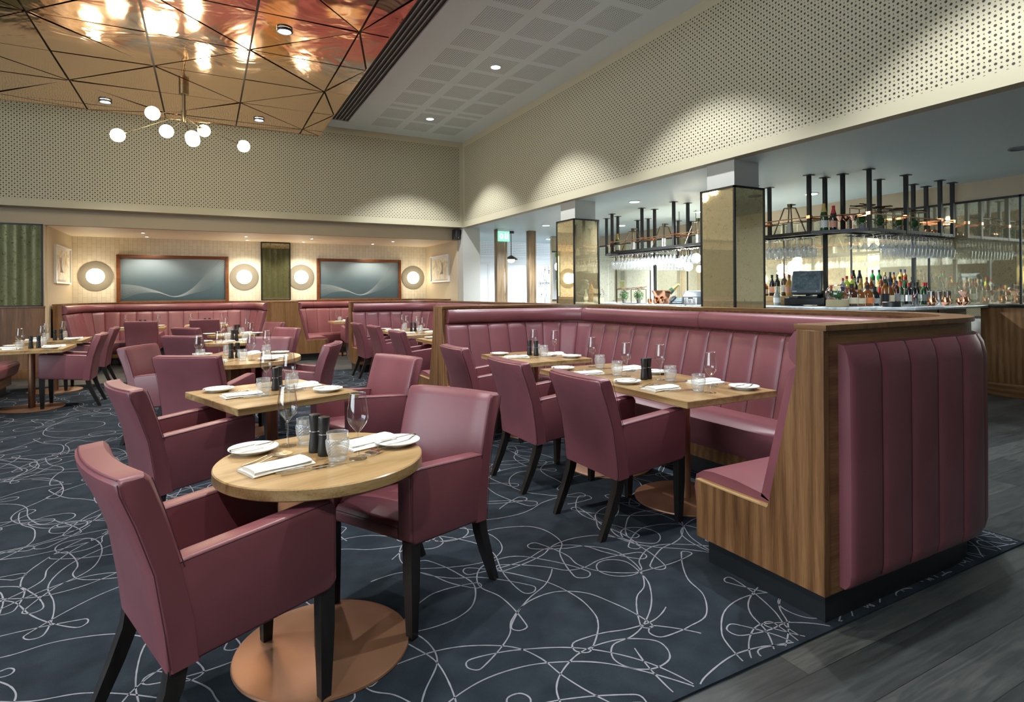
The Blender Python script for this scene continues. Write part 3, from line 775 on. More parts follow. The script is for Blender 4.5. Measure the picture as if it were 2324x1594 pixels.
for k in range(45):
    y = 4.86 + k * .0905
    if abs(y - 5.58) < .04 or abs(y - 7.15) < .05: continue
    kd = 'wine' if k < 18 else 'flute' if 24 < k < 34 else 'wine'
    for x in ((6.91, 7.03) if k % 3 else (6.91, 7.0, 7.11)): hang(kd, x, y)
for k in range(21):
    x = 7.30 + k * .092
    kd = 'martini' if k < 7 else 'wine'
    for y in (4.2, 4.31, 4.43): 
        if kd == 'martini' and (k % 2 or y == 4.31): 
            if rnd.random() < .5: continue
        hang(kd, x, y)
for k in range(20):
    for y in (9.1, 9.24): hang('wine', 7.25 + k * .092, y)

# ------------------------------------------------------------------ things on the gantry shelves
ZT = ZG + .027
def lantern(x, y, lab, s=1.):
    t = thing('tripod_lantern', lab, 'lantern', (x, y, ZT), 0, 'tripod lanterns on the bar shelf')
    bm = NB()
    for k in range(4):
        a = PI / 4 + k * PI / 2; bar(bm, (.20 * s * math.cos(a), .20 * s * math.sin(a), .006), (.07 * math.cos(a), .07 * math.sin(a), .36), .011)
    for k in range(4):
        a, b = PI / 4 + k * PI / 2, PI / 4 + (k + 1) * PI / 2
        bar(bm, (.07 * math.cos(a), .07 * math.sin(a), .36), (.07 * math.cos(b), .07 * math.sin(b), .36), .011)
        bar(bm, (.2 * math.cos(a), .2 * math.sin(a), .006), (.2 * math.cos(b), .2 * math.sin(b), .006), .011)
    obj('frame', bm, 'brass', t)
    bm = NB(); lathe(bm, [(0, .36), (.03, .36), (.03, .40), (.035, .40), (.035, .415), (0, .415)], 14)
    tube(bm, [(.045 + .045 * math.cos(a), .045 * math.sin(a), .408) for a in [2 * PI * q / 16 for q in range(17)]], .006, 6); obj('ring_handle', bm, 'brass', t)
    bm = NB(); lathe(bm, [(0, .012), (.035, .012), (.035, .16), (0, .165)], 16); obj('candle', bm, 'ceramic', t)
lantern(7.0, 5.13, 'tall four legged brass lantern on the bar shelf right of the nearer pillar')
lantern(7.0, 8.38, 'tall four legged brass lantern on the bar shelf beside the farther pillar')
lantern(7.0, 7.56, 'tall four legged brass lantern midway between the two mirrored pillars')
lantern(7.0, 6.78, 'tall four legged brass lantern half hidden behind the nearer pillar')

def bottle(name, label, cat, loc, kind, glass, lab, cap, group, s=1., rz=0., tilt=None):
    PR = {'wine': ([(0, 0), (.037, 0), (.038, .006), (.038, .185), (.032, .212), (.016, .235), (.014, .245), (.0138, .29), (.0155, .291), (.0155, .302), (0, .303)], (.045, .135), (.255, .304)),
          'champ': ([(0, 0), (.042, 0), (.044, .008), (.044, .15), (.038, .195), (.022, .245), (.016, .275), (.016, .31), (0, .312)], (.04, .12), (.215, .314)),
          'tall': ([(0, 0), (.034, 0), (.036, .005), (.036, .19), (.03, .21), (.015, .228), (.0135, .24), (.0135, .29), (0, .291)], (.05, .14), (.255, .293)),
          'squat': ([(0, 0), (.050, 0), (.052, .006), (.052, .10), (.046, .125), (.02, .15), (.0145, .16), (.0145, .195), (0, .196)], (.025, .08), (.165, .205)),
          'round': ([(0, 0), (.040, 0), (.043, .01), (.047, .10), (.04, .15), (.018, .19), (.013, .21), (.013, .25), (0, .251)], (.04, .11), (.215, .262))}[kind]
    prof, (l0, l1), (c0, c1) = PR
    t = thing(name, label, cat, loc, rz, group); t.scale = (s, s, s)
    if tilt is not None: t.rotation_euler = tilt
    bm = NB(); lathe(bm, prof, 16); obj('glass_body', bm, BG[glass], t)
    def rad(z):
        for (r0, z0), (r1, z1) in zip(prof, prof[1:]):
            if z0 <= z <= z1 and z1 > z0: return r0 + (r1 - r0) * (z - z0) / (z1 - z0)
        return prof[-2][0]
    if lab:
        bm = NB(); a = rad((l0 + l1) / 2) + .0012; lathe(bm, [(a, l0), (a, l1)], 16); obj('label', bm, LB[lab], t)
    if cap:
        bm = NB(); zs = [c0 + (c1 - c0) * q / 5 for q in range(6)]
        lathe(bm, [(rad(z) + .0018, z) for z in zs] + [(0, c1 + .001)], 12); obj('cap', bm, LB[cap], t)
    return t
bottle('champagne_bottle', 'green champagne bottle with gold foil on the shelf above the till', 'bottle', (6.98, 4.63, ZT), 'champ', 'green', 'white', 'gold', 'champagne bottles on the bar shelf', 1.12)
bottle('champagne_bottle', 'champagne bottle with pink round label and red foil above the till', 'bottle', (7.02, 4.53, ZT), 'champ', 'black', 'pink', 'red', 'champagne bottles on the bar shelf', 1.0)
bottle('champagne_bottle', 'green bottle with gold foil on the shelf right of the farther pillar', 'bottle', (7.0, 8.84, ZT), 'champ', 'green', 'white', 'gold', 'champagne bottles on the bar shelf', 1.15)
bottle('champagne_bottle', 'dark bottle with rusty foil on the shelf right of the farther pillar', 'bottle', (7.0, 9.0, ZT), 'champ', 'black', 'cream', 'rust', 'champagne bottles on the bar shelf', 1.0)
def martini(loc, lab, grp, s=1.):
    t = thing('copper_cocktail_glass', lab, 'cocktail glass', loc, 0, grp); t.scale = (s, s, s)
    bm = NB(); lathe(bm, [(.006, .098), (.055, .158), (.054, .160), (.006, .102)], 20); obj('bowl', bm, 'rose', t)
    bm = NB(); lathe(bm, [(0, 0), (.034, 0), (.033, .004), (.007, .009), (.005, .02), (.005, .10), (0, .1)], 16); obj('stem', bm, 'rose', t)
for k, (x, y) in enumerate(((7.03, 4.46), (7.12, 4.43), (7.08, 4.32))):
    martini((x, y, ZT), 'copper cocktail glass on the shelf corner, %s of three' % ('leftmost', 'middle', 'rightmost')[k], 'copper cocktail glasses on the shelf', 1.05)
martini((7.02, 9.1, ZT), 'single copper cocktail glass on the shelf beside the farther pillar', 'copper cocktail glasses on the shelf')

def leaves(bm, c, r, n, seed, flat=1.):
    q = random.Random(seed)
    for k in range(n):
        d = Vector((q.gauss(0, 1), q.gauss(0, 1), q.gauss(0, 1) * flat)).normalized(); p = Vector(c) + d * r * (.55 + .45 * q.random())
        u = d.orthogonal().normalized(); w = d.cross(u); a = q.random() * 6.28; u, w = u * math.cos(a) + w * math.sin(a), w * math.cos(a) - u * math.sin(a)
        l = r * .34; e = r * .13
        v = [bm.verts.new(x) for x in (p - u * e, p + d * l * .5 + w * e * .3, p + u * e, p + d * l)]
        bm.faces.new((v[0], v[1], v[3])); bm.faces.new((v[1], v[2], v[3]))
    ball(bm, c, r * .62, seg=10, ring=6); fin(bm)
def framed_plant(x, y, z, lab, grp, w=.17, h=.26, seed=1, rz=0.):
    t = thing('framed_planter', lab, 'plant', (x, y, z), rz, grp); b = .008; s = w / 2
    bm = NB()
    for a in (-s, s):
        for c in (-s, s): bar(bm, (a, c, 0), (a, c, h), b)
        for zz in (b / 2, h - b / 2): bar(bm, (a, -s, zz), (a, s, zz), b); bar(bm, (-s, a, zz), (s, a, zz), b)
    obj('wire_frame', bm, 'brass', t)
    bm = NB(); q = random.Random(seed)
    for k in range(7): tube(bm, [(-s * 1.25 + q.uniform(-.03, .02), q.uniform(-s, s), h + .008 + k * .003), (s * 1.2, q.uniform(-s, s), h + .01 + q.uniform(0, .035))], .0065, 5)
    tube(bm, [(s * .6 + .03 * math.cos(a), .03 * math.sin(a) - s * .5, h + .005) for a in [2 * PI * e / 12 for e in range(13)]], .004, 4)
    obj('cinnamon_sticks', bm, 'bark', t)
    bm = NB(); lathe(bm, [(0, .002), (.032, .002), (.04, .075), (.034, .075), (0, .065)], 14); obj('pot', bm, 'concrete', t)
    bm = NB(); leaves(bm, (0, 0, .140), .078, 240, seed, 1.1); obj('foliage', bm, 'green_leaf', t, angle=180)
for k, (x, lab) in enumerate(((7.33, 'leftmost'), (7.72, 'second from left'), (8.13, 'third from left'), (8.52, 'rightmost'))):
    framed_plant(x, 4.35, ZT, 'small plant in a copper wire frame on the overhead shelf, %s of four' % lab, 'framed plants on the shelf', .20, .29, 11 + k)
framed_plant(6.70, 8.28, ZB, 'small plant in a wire frame on the counter, left of its pair', 'framed plants on the counter', .18, .25, 21)
framed_plant(6.70, 7.88, ZB, 'small plant in a wire frame on the counter, right of its pair', 'framed plants on the counter', .18, .25, 22)

def mug(loc, lab, grp, s=1., rz=0.):
    t = thing('copper_mug', lab, 'mug', loc, rz, grp); t.scale = (s, s, s)
    bm = NB(); lathe(bm, [(0, 0), (.028, 0), (.042, .02), (.046, .045), (.040, .075), (.037, .092), (.035, .092), (.038, .07), (.043, .045), (.0, .012)], 22,
                     disp=lambda a, z, k: .0011 * math.sin(a * 9 + z * 240) if 1 < k < 6 else 0); obj('cup', bm, 'copper', t)
    bm = NB(); tube(bm, [(.040 + .028 * math.sin(q), 0, .045 - .028 * math.cos(q)) for q in [PI * e / 10 for e in range(11)]], .0045, 6); obj('handle', bm, 'brass', t)
for k in range(5): mug((8.86 + .08 * k, 4.36 + .03 * (k % 2), ZT), 'copper mug at the right end of the overhead shelf, %s of five' % ('first', 'second', 'third', 'fourth', 'fifth')[k], 'copper mugs on the shelf', .85)
for k, (y, z) in enumerate(((7.50, 0), (7.36, 0), (7.22, 0))):
    mug((6.62, y, ZB), 'copper mug in front of the champagne bucket, %s of three' % ('leftmost', 'middle', 'rightmost')[k], 'copper mugs by the bucket', .95, R(200))
for k, (x, y, lab) in enumerate(((8.17, 3.98, 'leftmost of the copper mugs on the marble counter'), (8.40, 3.93, 'copper mug on the marble left of the copper cocktail glass'), (8.86, 3.93, 'copper mug on the marble right of the copper cocktail glass'), (9.02, 4.06, 'smaller rearmost copper mug at the right end of the marble'))):
    mug((x, y, ZB), lab, 'copper mugs on the marble counter', 1.12 if k < 3 else .9, R(-40))
martini((8.67, 3.86, ZB), 'copper cocktail glass standing between the copper mugs', 'copper cocktail glasses on the counter', 1.12)
martini((8.99, 3.98, ZB + .02), 'copper cocktail glass at the right end of the marble counter', 'copper cocktail glasses on the counter', 1.05)
for k, (x, y) in enumerate(((8.46, 4.12), (8.72, 4.16), (8.90, 4.14))):
    t = thing('cocktail_shaker', 'steel cocktail tin behind the copper mugs, %s of three' % ('left', 'middle', 'right')[k], 'cocktail shaker', (x, y, ZB), 0, 'steel cocktail tins')
    bm = NB(); lathe(bm, [(0, 0), (.033, 0), (.046, .185), (.043, .185), (.03, .01), (0, .008)], 20); obj('tin', bm, 'chrome', t)
    bm = NB(); lathe(bm, [(.0455, .176), (.0475, .18), (.0455, .186)], 20); obj('rim', bm, 'chrome', t)

# champagne bucket with a bottle
t = thing('champagne_bucket', 'hammered copper champagne bucket on the bar between the pillars', 'ice bucket', (6.74, 7.30, ZB))
bm = NB(); lathe(bm, [(0, 0), (.09, 0), (.10, .02), (.16, .15), (.195, .22), (.19, .222), (.15, .15), (.09, .03), (0, .03)], 36, disp=lambda a, z, k: .006 * math.sin(a * 9 + k) * (1 if 2 <= k <= 4 else 0)); obj('bowl', bm, 'copper', t)
bm = NB(); lathe(bm, [(.188, .216), (.197, .221), (.188, .226)], 36); obj('rim', bm, 'copper', t)
bottle('champagne_bottle', 'champagne bottle with gold foil leaning out of the copper bucket', 'bottle', (6.72, 7.28, ZB + .10), 'champ', 'green', 'white', 'gold', None, 1.15, tilt=(R(52), R(8), R(10)))

# planted jars
def jar(x, y, lab, seed, s=1.):
    t = thing('planted_jar', lab, 'plant', (x, y, ZB), 0, 'planted glass jars on the bar'); t.scale = (s, s, s)
    bm = NB(); lathe(bm, [(.118, .085), (.135, .13), (.138, .17), (.125, .22), (.098, .25), (.10, .265), (.104, .268)], 28); obj('glass_jar', bm, 'glass', t)
    bm = NB(); lathe(bm, [(0, .001), (.122, .001), (.128, .006), (.128, .088), (.118, .092), (0, .09)], 28); obj('hessian_wrap', bm, 'twine', t)
    bm = NB(); leaves(bm, (0, 0, .145), .066, 240, seed, .9); obj('foliage', bm, 'green_leaf', t, angle=180)
    bm = NB(); lathe(bm, [(.096, .262), (.108, .262), (.108, .272), (.096, .272), (.096, .262)], 28); obj('rim', bm, 'rose', t)
jar(6.93, 4.43, 'glass jar with a small green plant right of the till', 31)
jar(6.70, 9.10, 'glass jar with a small green plant beside the farther pillar', 32, 1.05)

# tills
def till(x, y, rz, lab, grp):
    t = thing('till', lab, 'till', (x, y, ZB), rz, grp)      # local -y is the face
    bm = NB(); box(bm, -.24, .24, -.18, .22, .012, .105, .006); box(bm, -.25, -.19, -.185, .2, .012, .11, .01); obj('cash_drawer', bm, 'iron', t)
    bm = NB(); box(bm, -.13, .13, -.06, .17, .105, .135, .01); bar(bm, (0, .08, .12), (0, .05, .26), .14, .05); obj('stand', bm, 'plastic_dark', t)
    T = Matrix.Translation((0, -.02, .315)) @ Matrix.Rotation(R(-22), 4, 'X')
    bm = NB(); box(bm, -.19, .19, -.035, .06, -.165, .165, .02, 3, T=T); box(bm, -.14, .14, .05, .12, -.12, .12, .03, 3, T=T); obj('monitor', bm, 'plastic_grey', t)
    bm = NB(); box(bm, -.16, .16, -.0375, -.034, -.12, .135, T=T); obj('screen', bm, 'screen', t)
    bm = NB(); box(bm, -.165, -.11, -.038, -.034, -.148, -.138, T=T); box(bm, .13, .14, -.038, -.034, -.147, -.139, T=T); obj('badge', bm, 'trim_white', t)
    bm = NB(); box(bm, -.20, -.09, -.14, -.02, .108, .135, .006); obj('card_reader', bm, 'plastic_grey', t)
till(7.20, 5.02, R(-68), 'dark touchscreen till on the bar right of the nearer pillar', None)
# phone, receipt printer and card holder by the pillar
t = thing('desk_phone', 'black desk telephone on the bar left of the nearer pillar', 'telephone', (6.72, 6.95, ZB), R(-70))
bm = NB(); prism(bm, [(-.10, 0), (.10, 0), (.10, .09), (.06, .10), (-.10, .03)], 'yz', -.11, .11, .008); obj('body', bm, 'plastic_dark', t)
bm = NB(); T = Matrix.Translation((.03, -.015, .072)) @ Matrix.Rotation(R(24), 4, 'X'); box(bm, -.06, .06, -.07, .05, -.004, .004, T=T); obj('display', bm, 'screen', t)
bm = NB(); tube(bm, [(-.085, -.11, .055), (-.085, -.06, .10), (-.085, .05, .13), (-.085, .10, .105)], .02, 8); obj('handset', bm, 'plastic_dark', t)
t = thing('receipt_printer', 'dark receipt printer on the bar against the nearer pillar', 'printer', (6.80, 6.66, ZB), R(-70))
bm = NB(); prism(bm, [(-.12, 0), (.12, 0), (.12, .17), (.08, .215), (-.02, .215), (-.12, .12)], 'yz', -.17, .17, .02, 3); obj('body', bm, 'plastic_dark', t)
bm = NB(); box(bm, -.05, .05, -.06, -.055, .175, .18); obj('badge', bm, 'trim_white', t)
t = thing('card_holder', 'white plastic card holder at the foot of the nearer pillar', 'card holder', (6.50, 6.46, ZB), R(-70))
bm = NB()
for k in range(3): box(bm, -.09 + k * .07, -.05 + k * .07, -.03, .03, 0, .11 - .02 * (k == 1), .004)
box(bm, -.09, .09, -.03, .03, 0, .04, .004); obj('holder', bm, 'white_plastic', t)
# menus lying on the bar
for k, (x, y, rz, lab) in enumerate(((7.9, 4.02, R(4), 'black drip mat lying on the marble in front of the bottles'), (6.62, 8.0, R(80), 'black drip mat lying on the bar below the framed plants'), (9.15, 3.45, R(5), 'black drip mat on the service counter at the right edge'))):
    bm = NB(); box(bm, -.28, .28, -.06, .06, 0, .008, .002); o = obj('drip_mat', bm, 'black_mat', None, (x, y, ZB + .0005), rz); tag(o, lab, 'mat', 'drip mats on the bar')
# caddy and glasses holding black napkins
t = thing('straw_caddy', 'low round black caddy in front of the bottles', 'caddy', (7.36, 4.02, ZB + .001))
bm = NB(); lathe(bm, [(0, 0), (.10, 0), (.10, .055), (.09, .055), (.09, .012), (0, .012)], 24); obj('tray', bm, 'black_mat', t)
bm = NB(); lathe(bm, [(.094, .05), (.102, .055), (.094, .06)], 24); obj('rim', bm, 'iron', t)
for x, y, z, lab in ((7.72, 3.93, ZB, 'glass tumbler holding folded black napkins on the marble'), (7.62, 4.5, ZB + .05, 'glass tumbler of black napkins standing behind the caddy')):
    t = thing('napkin_tumbler', lab, 'tumbler', (x, y, z), 0, 'tumblers with black napkins')
    bm = NB(); lathe(bm, [(0, .0), (.036, 0), (.046, .06), (.05, .10)], 18); obj('glass', bm, 'glass', t)
    bm = NB(); prism(bm, [(-.035, .02), (.03, .02), (.045, .13), (.02, .165), (-.05, .11)], 'xz', -.012, .012, .003); obj('napkins', bm, 'black_mat', t)

# bottles : (x, y, z, kind, glass, label, cap, scale, words)
ROW = {1: (4.45, ZB), 2: (4.65, ZB + .10), 3: (4.85, ZB + .20)}
BT = [(7.05, 1, 'squat', 'amber', 'white', 'navy', 1.22, 'small amber bottle with white label next to the planted jar'),
 (7.24, 1, 'squat', 'brown', 'cream', 'black', 1.40, 'squat brown whiskey flask with cream label in the front row'),
 (7.42, 1, 'squat', 'amber', 'cream', 'gold', 1.28, 'squat bottle with large cream label in the front row'),
 (7.60, 1, 'squat', 'amber', 'orange', 'black', 1.34, 'squat bottle with orange label in the front row'),
 (7.77, 1, 'squat', 'black', 'grey', 'black', 1.22, 'dark squat bottle with grey label in the front row'),
 (8.0, 1, 'wine', 'amber', 'black', 'black', 1.15, 'tall amber bottle with black label behind the caddy'),
 (8.13, 1, 'round', 'amber', 'cream', 'navy', 1.2, 'amber bottle with cream label right of the caddy'),
 (8.26, 1, 'tall', 'brown', 'grey', 'navy', 1.12, 'brown bottle with grey label left of the wine bottles'),
 (8.40, 1, 'wine', 'green', 'white', 'red', 1.0, 'green wine bottle with pale red cap and white label'),
 (8.58, 1, 'wine', 'black', 'white', 'red', .98, 'dark wine bottle with red cap and white label'),
 (8.66, 1, 'wine', 'black', 'red', 'black', .98, 'dark wine bottle with narrow red label'),
 (8.78, 1, 'wine', 'black', 'white', 'black', 1.02, 'dark wine bottle with square white label at the front'),
 (8.93, 1, 'wine', 'green', 'grey', 'red', 1.0, 'green wine bottle with grey label and red cap'),
 (9.03, 1, 'wine', 'black', 'grey', 'red', 1.0, 'dark wine bottle with grey label and red cap at the right end'),
 (7.40, 2, 'tall', 'clear', 'white', 'red', .9, 'clear bottle with red cap behind the planted jar'),
 (7.50, 2, 'tall', 'lime', 'red', 'red', 1.0, 'bright lime green bottle with red cap, left of its pair'),
 (7.58, 2, 'tall', 'lime', 'red', 'red', 1.0, 'bright lime green bottle with red cap, right of its pair'),
 (7.68, 2, 'round', 'black', 'white', 'grey', 1.0, 'black bottle with white label right of the lime bottles'),
 (7.80, 2, 'tall', 'gold', 'white', 'gold', .9, 'yellow bottle with white label in the middle row'),
 (7.92, 2, 'tall', 'amber', 'white', 'brown' if False else 'rust', .95, 'amber whisky bottle with white label in the middle row'),
 (8.05, 2, 'round', 'amber', 'white', 'gold', 1.05, 'round shouldered amber bottle with white label in the middle row'),
 (8.22, 2, 'tall', 'amber', 'red', 'black', 1.0, 'amber bottle with red label in the middle row'),
 (8.40, 2, 'tall', 'green', 'white', 'grey', 1.0, 'green bottle with large white label in the middle row'),
 (8.55, 2, 'round', 'brown', 'cream', 'gold', .95, 'brown bottle with cream label in the middle row'),
 (8.70, 2, 'tall', 'amber', 'black', 'black', 1.0, 'amber bottle with slanted black label in the middle row'),
 (8.86, 2, 'wine', 'green', 'cream', 'red', .95, 'green wine bottle with cream label in the middle row'),
 (9.0, 2, 'wine', 'black', 'grey', 'black', .95, 'black wine bottle with grey label in the middle row'),
 (7.95, 3, 'champ', 'black', 'grey', 'black', .9, 'black bottle with grey label at the left of the rear row'),
 (8.08, 3, 'champ', 'black', 'white', 'navy', .9, 'black bottle with navy cap in the rear row'),
 (8.42, 3, 'tall', 'bright', 'white', 'rust', 1.0, 'bright green bottle with dark red cap in the rear row'),
 (8.54, 3, 'tall', 'bright', 'gold', 'black', 1.0, 'bright green bottle with gold label in the rear row'),
 (8.68, 3, 'round', 'brown', 'grey', 'gold', 1.0, 'brown bottle with grey label in the rear row'),
 (8.82, 3, 'round', 'black', 'gold', 'black', 1.0, 'dark bottle with gold label in the rear row'),
 (8.96, 3, 'tall', 'amber', 'black', 'navy', .9, 'amber bottle with navy cap in the rear row'),
 (9.10, 3, 'tall', 'gold', 'cream', 'navy', 1.05, 'golden bottle with cream label at the right of the rear row'),
 (9.22, 3, 'tall', 'amber', 'cream', 'navy', 1.05, 'amber bottle with cream label at the very right of the rear row')]
for x, r_, kd, gl, lb, cp, s, lab in BT:
    y, z = ROW[r_]
    bottle('wine_bottle' if kd == 'wine' else 'spirit_bottle', lab, 'bottle', (x, y + rnd.uniform(-.02, .02), z + .001), kd, gl, lb, cp, 'bottles on the right arm of the bar', s)
for k, (y, kd, gl, lb, cp, s, lab) in enumerate(((5.72, 'squat', 'amber', 'cream', 'black', 1.2, 'amber bottle with cream label next to the nearer pillar'), (5.61, 'wine', 'black', 'pink', 'black', 1.0, 'dark bottle with pink label on the wooden step'),
        (5.50, 'wine', 'black', 'cream', 'black', 1.02, 'dark bottle with cream label on the wooden step'), (5.41, 'tall', 'brown', 'white', 'rust', 1.1, 'tall brown bottle with white label on the wooden step'), (5.31, 'round', 'gold', 'pink', 'rust', 1.15, 'golden brown bottle on the wooden step left of the till'))):
    bottle('spirit_bottle', lab, 'bottle', (7.22 + .03 * (k % 2), y, ZB + .131), kd, gl, lb, cp, 'bottles on the wooden step', s)
for k, (y, x, gl, lb, cp, lab) in enumerate(((5.37, 7.04, 'clear', 'white', 'grey', 'clear jar bottle standing left of the till'), (4.62, 7.1, 'black', 'rust', 'red', 'dark bottle with red cap just right of the till'))):
    bottle('spirit_bottle', lab, 'bottle', (x, y, ZB + .001), 'round', gl, lb, cp, 'bottles beside the till', 1.0)
t = thing('juice_carton', 'white juice carton with red print beside the planted jar', 'carton', (7.12, 4.50, ZB))
bm = NB(); box(bm, -.035, .035, -.035, .035, 0, .19, .003); prism(bm, [(-.035, .19), (.035, .19), (0, .225)], 'xz', -.035, .035); obj('carton', bm, 'white_plastic', t)
bm = NB(); box(bm, -.036, .036, -.036, .036, .03, .08); box(bm, -.0362, .0, -.0362, .036, .12, .16); obj('print', bm, LB['red'], t)

# ------------------------------------------------------------------ booths
class Path:
    """straight, left turn, straight, left turn, straight ; the seat is on the left hand side"""
    def __init__(s, x, y, th, L1, R1, L2, R2, L3):
        s.seg = []; th = R(th); s.L = 0
        for kind, v in (('s', L1), ('a', R1), ('s', L2), ('a', R2), ('s', L3)):
            l = v if kind == 's' else v * PI / 2
            s.seg.append((s.L, s.L + l, kind, v, x, y, th)); s.L += l
            if kind == 's': x += v * math.cos(th); y += v * math.sin(th)
            else:
                cx, cy = x - v * math.sin(th), y + v * math.cos(th); th += PI / 2
                x, y = cx + v * math.sin(th), cy - v * math.cos(th)
    def at(s, q):
        for a, b, kind, v, x, y, th in s.seg:
            if q <= b + 1e-9: break
        d = q - a
        if kind == 's': return x + d * math.cos(th), y + d * math.sin(th), -math.sin(th), math.cos(th), 9.
        cx, cy = x - v * math.sin(th), y + v * math.cos(th); t = th + d / v
        return cx + v * math.sin(t), cy - v * math.cos(t), -math.sin(t), math.cos(t), v
    def samples(s, a=0., b=None, step=.3):
        b = s.L if b is None else b; out = {round(a, 5), round(b, 5)}
        for p, q, kind, v, *_ in s.seg:
            n = max(1, math.ceil((q - p) / step)) if kind == 's' else 12
            for k in range(n + 1):
                u = p + (q - p) * k / n
                if a < u < b: out.add(round(u, 5))
        return sorted(out)
def sweep(bm, path, ss, prof, closed=True, mi=0, caps=True):
    rows = []
    for q in ss:
        x, y, nx, ny, rr = path.at(q); row = []
        for o, z in prof(q):
            o2 = min(o, rr - .03); row.append((x + nx * o2, y + ny * o2, z))
        rows.append(row)
    vs = grid(bm, rows, mi, closed)
    if caps and closed: bm.faces.new(vs[0]); bm.faces.new(vs[-1][::-1]); fin(bm, mi)
def flutes(a, b, w):
    n = max(1, round((b - a) / w)); w = (b - a) / n; ss = []; e = min(.013, .003 / w)
    for k in range(n):
        for t in (0, e, .05, .12, .3, .5, .7, .88, .95, 1 - e): ss.append((a + (k + t) * w, t))
    ss.append((b, 0)); return ss
def swept_cushion(bm, path, a, b, w, rows, amp):
    fl = flutes(a, b, w); R_ = []
    for q, t in fl:
        x, y, nx, ny, rr = path.at(q); bl = amp * (1 - abs(2 * t - 1) ** 7) - amp; row = []
        for o, z, k in rows:
            o2 = min(o + bl * k, rr - .02); row.append((x + nx * o2, y + ny * o2, z))
        R_.append(row)
    vs = grid(bm, R_); nf = len(rows) - 1
    bm.faces.ensure_lookup_table()
    for k in range(len(fl) - 1):                 # the stitched seam at the bottom of each channel
        if fl[k][1] == 0 or fl[k + 1][1] == 0:
            if 0 < k < len(fl) - 2:
                for q in range(nf): bm.faces[k * nf + q].material_index = 1
    bm.faces.new(vs[0]); bm.faces.new(vs[-1][::-1]); fin(bm)
PANEL = [(-.065, .135), (-.065, 1.213), (.055, 1.213), (.06, 1.04), (.205, .416), (.625, .42), (.625, .135)]
def booth(label, x, y, th, L1, R1, L2, R2, L3, outer=False, w=.235):
    p = Path(x, y, th, L1, R1, L2, R2, L3); t = thing('booth_seating', label, 'booth')
    e = .03
    bm = NB(); sweep(bm, p, p.samples(), lambda q: [(-.06, .135), (-.06, 1.213), (.055, 1.213), (.055, .135)]); obj('back_wall', bm, 'walnut_x', t)
    bm = NB(); sweep(bm, p, p.samples(-.0), lambda q: [(-.075, 1.213), (-.075, 1.236), (.068, 1.236), (.068, 1.213)]); obj('top_cap', bm, 'walnut_y', t)
    bm = NB(); sweep(bm, p, p.samples(.04, p.L - .04), lambda q: [(-.035, .009), (-.035, .14), (.585, .14), (.585, .009)]); obj('toe_kick', bm, 'toe', t)
    bm = NB(); sweep(bm, p, p.samples(e, p.L - e), lambda q: [(.05, .136), (.05, .25), (.61, .25), (.61, .136)]); obj('seat_base', bm, 'walnut_x', t)
    SE = [(.16, .40), (.26, .455), (.40, .472), (.54, .474), (.61, .465), (.655, .435), (.668, .37), (.655, .28), (.625, .235), (.16, .235)]
    bm = NB(); sweep(bm, p, p.samples(e, p.L - e), lambda q: SE); obj('seat_cushion', bm, 'leather', t)
    BK = [(.05, 1.035, 0), (.10, 1.046, .4), (.128, 1.03, .8), (.145, .985, 1), (.19, .80, 1), (.24, .60, 1), (.28, .44, 1), (.18, .42, 0), (.05, .42, 0)]
    bm = NB(); swept_cushion(bm, p, e, p.L - e, w, BK, .016); obj('back_cushion', bm, ['leather', 'seam'], t, angle=50)
    HR = [(.05, 1.062, 0), (.105, 1.056, .2), (.138, 1.08, 1), (.146, 1.125, 1), (.138, 1.17, 1), (.105, 1.2, .3), (.05, 1.198, 0)]
    bm = NB(); swept_cushion(bm, p, e + .02, p.L - e - .02, 1.9, HR, .012); obj('head_roll', bm, ['leather', 'seam'], t, angle=50)
    for q, sg in ((0, 1), (p.L, -1)):
        px, py, nx, ny, _ = p.at(q); tx, ty = ny * sg, -nx * sg
        bm = NB(); prism(bm, PANEL, 'xz', -.004, .032, .0025, 1)
        T = Matrix(((nx, tx, 0, px), (ny, ty, 0, py), (0, 0, 1, 0), (0, 0, 0, 1)))
        for v in bm.verts: v.co = T @ v.co
        o = obj('end_panel', bm, 'walnut_z', t)
        bm = NB(); prism(bm, [(.205, .414), (.625, .418), (.627, .424), (.203, .420)], 'xz', -.006, .032)
        for v in bm.verts: v.co = T @ v.co
        obj('edge_lipping', bm, 'oak_y', o)
    if outer:
        OC = [(-.058, .155, 0), (-.088, .152, -.4), (-.112, .175, -.8), (-.122, .22, -1), (-.124, .6, -1), (-.122, 1.05, -1), (-.11, 1.11, -.8), (-.09, 1.15, -.4), (-.058, 1.157, 0)]
        bm = NB(); swept_cushion(bm, p, .10, L1 + R1 * PI / 2 + .5, .215, OC, .013); obj('outer_cushion', bm, ['leather', 'seam'], t, angle=50)
    return t, p
booth('large mauve leather and walnut booth nearest the camera, with fluted outer back', 2.2, 1.53, 0, 1.04, .62, 2.87, .75, .91, True)
booth('mauve leather and walnut booth behind the nearest booth, in the middle distance', 2.2, 5.912, 0, 1.31, .35, 3.728, .7, .84)
bl, _ = booth('pink lit leather booth along the back wall under the left framed window', 1.16, 12.6, 90, 1.27, .53, 2.38, .53, 1.27, w=.28)
bm = NB(); box(bm, 1.21, 1.59, 12.595, 14.4, .136, 1.213); obj('infill_panel', bm, 'walnut_z', bl)
bm = NB(); box(bm, 1.20, 1.60, 12.59, 14.46, 1.213, 1.235); obj('top_cap', bm, 'walnut_y', bl)
bm = NB(); box(bm, 1.2, 1.6, 12.65, 14.3, .009, .136); obj('toe_kick', bm, 'toe', bl)
booth('pink lit leather booth along the back wall under the right framed window', 5.0, 12.6, 90, 1.27, .53, 2.30, .53, 1.27, w=.28)
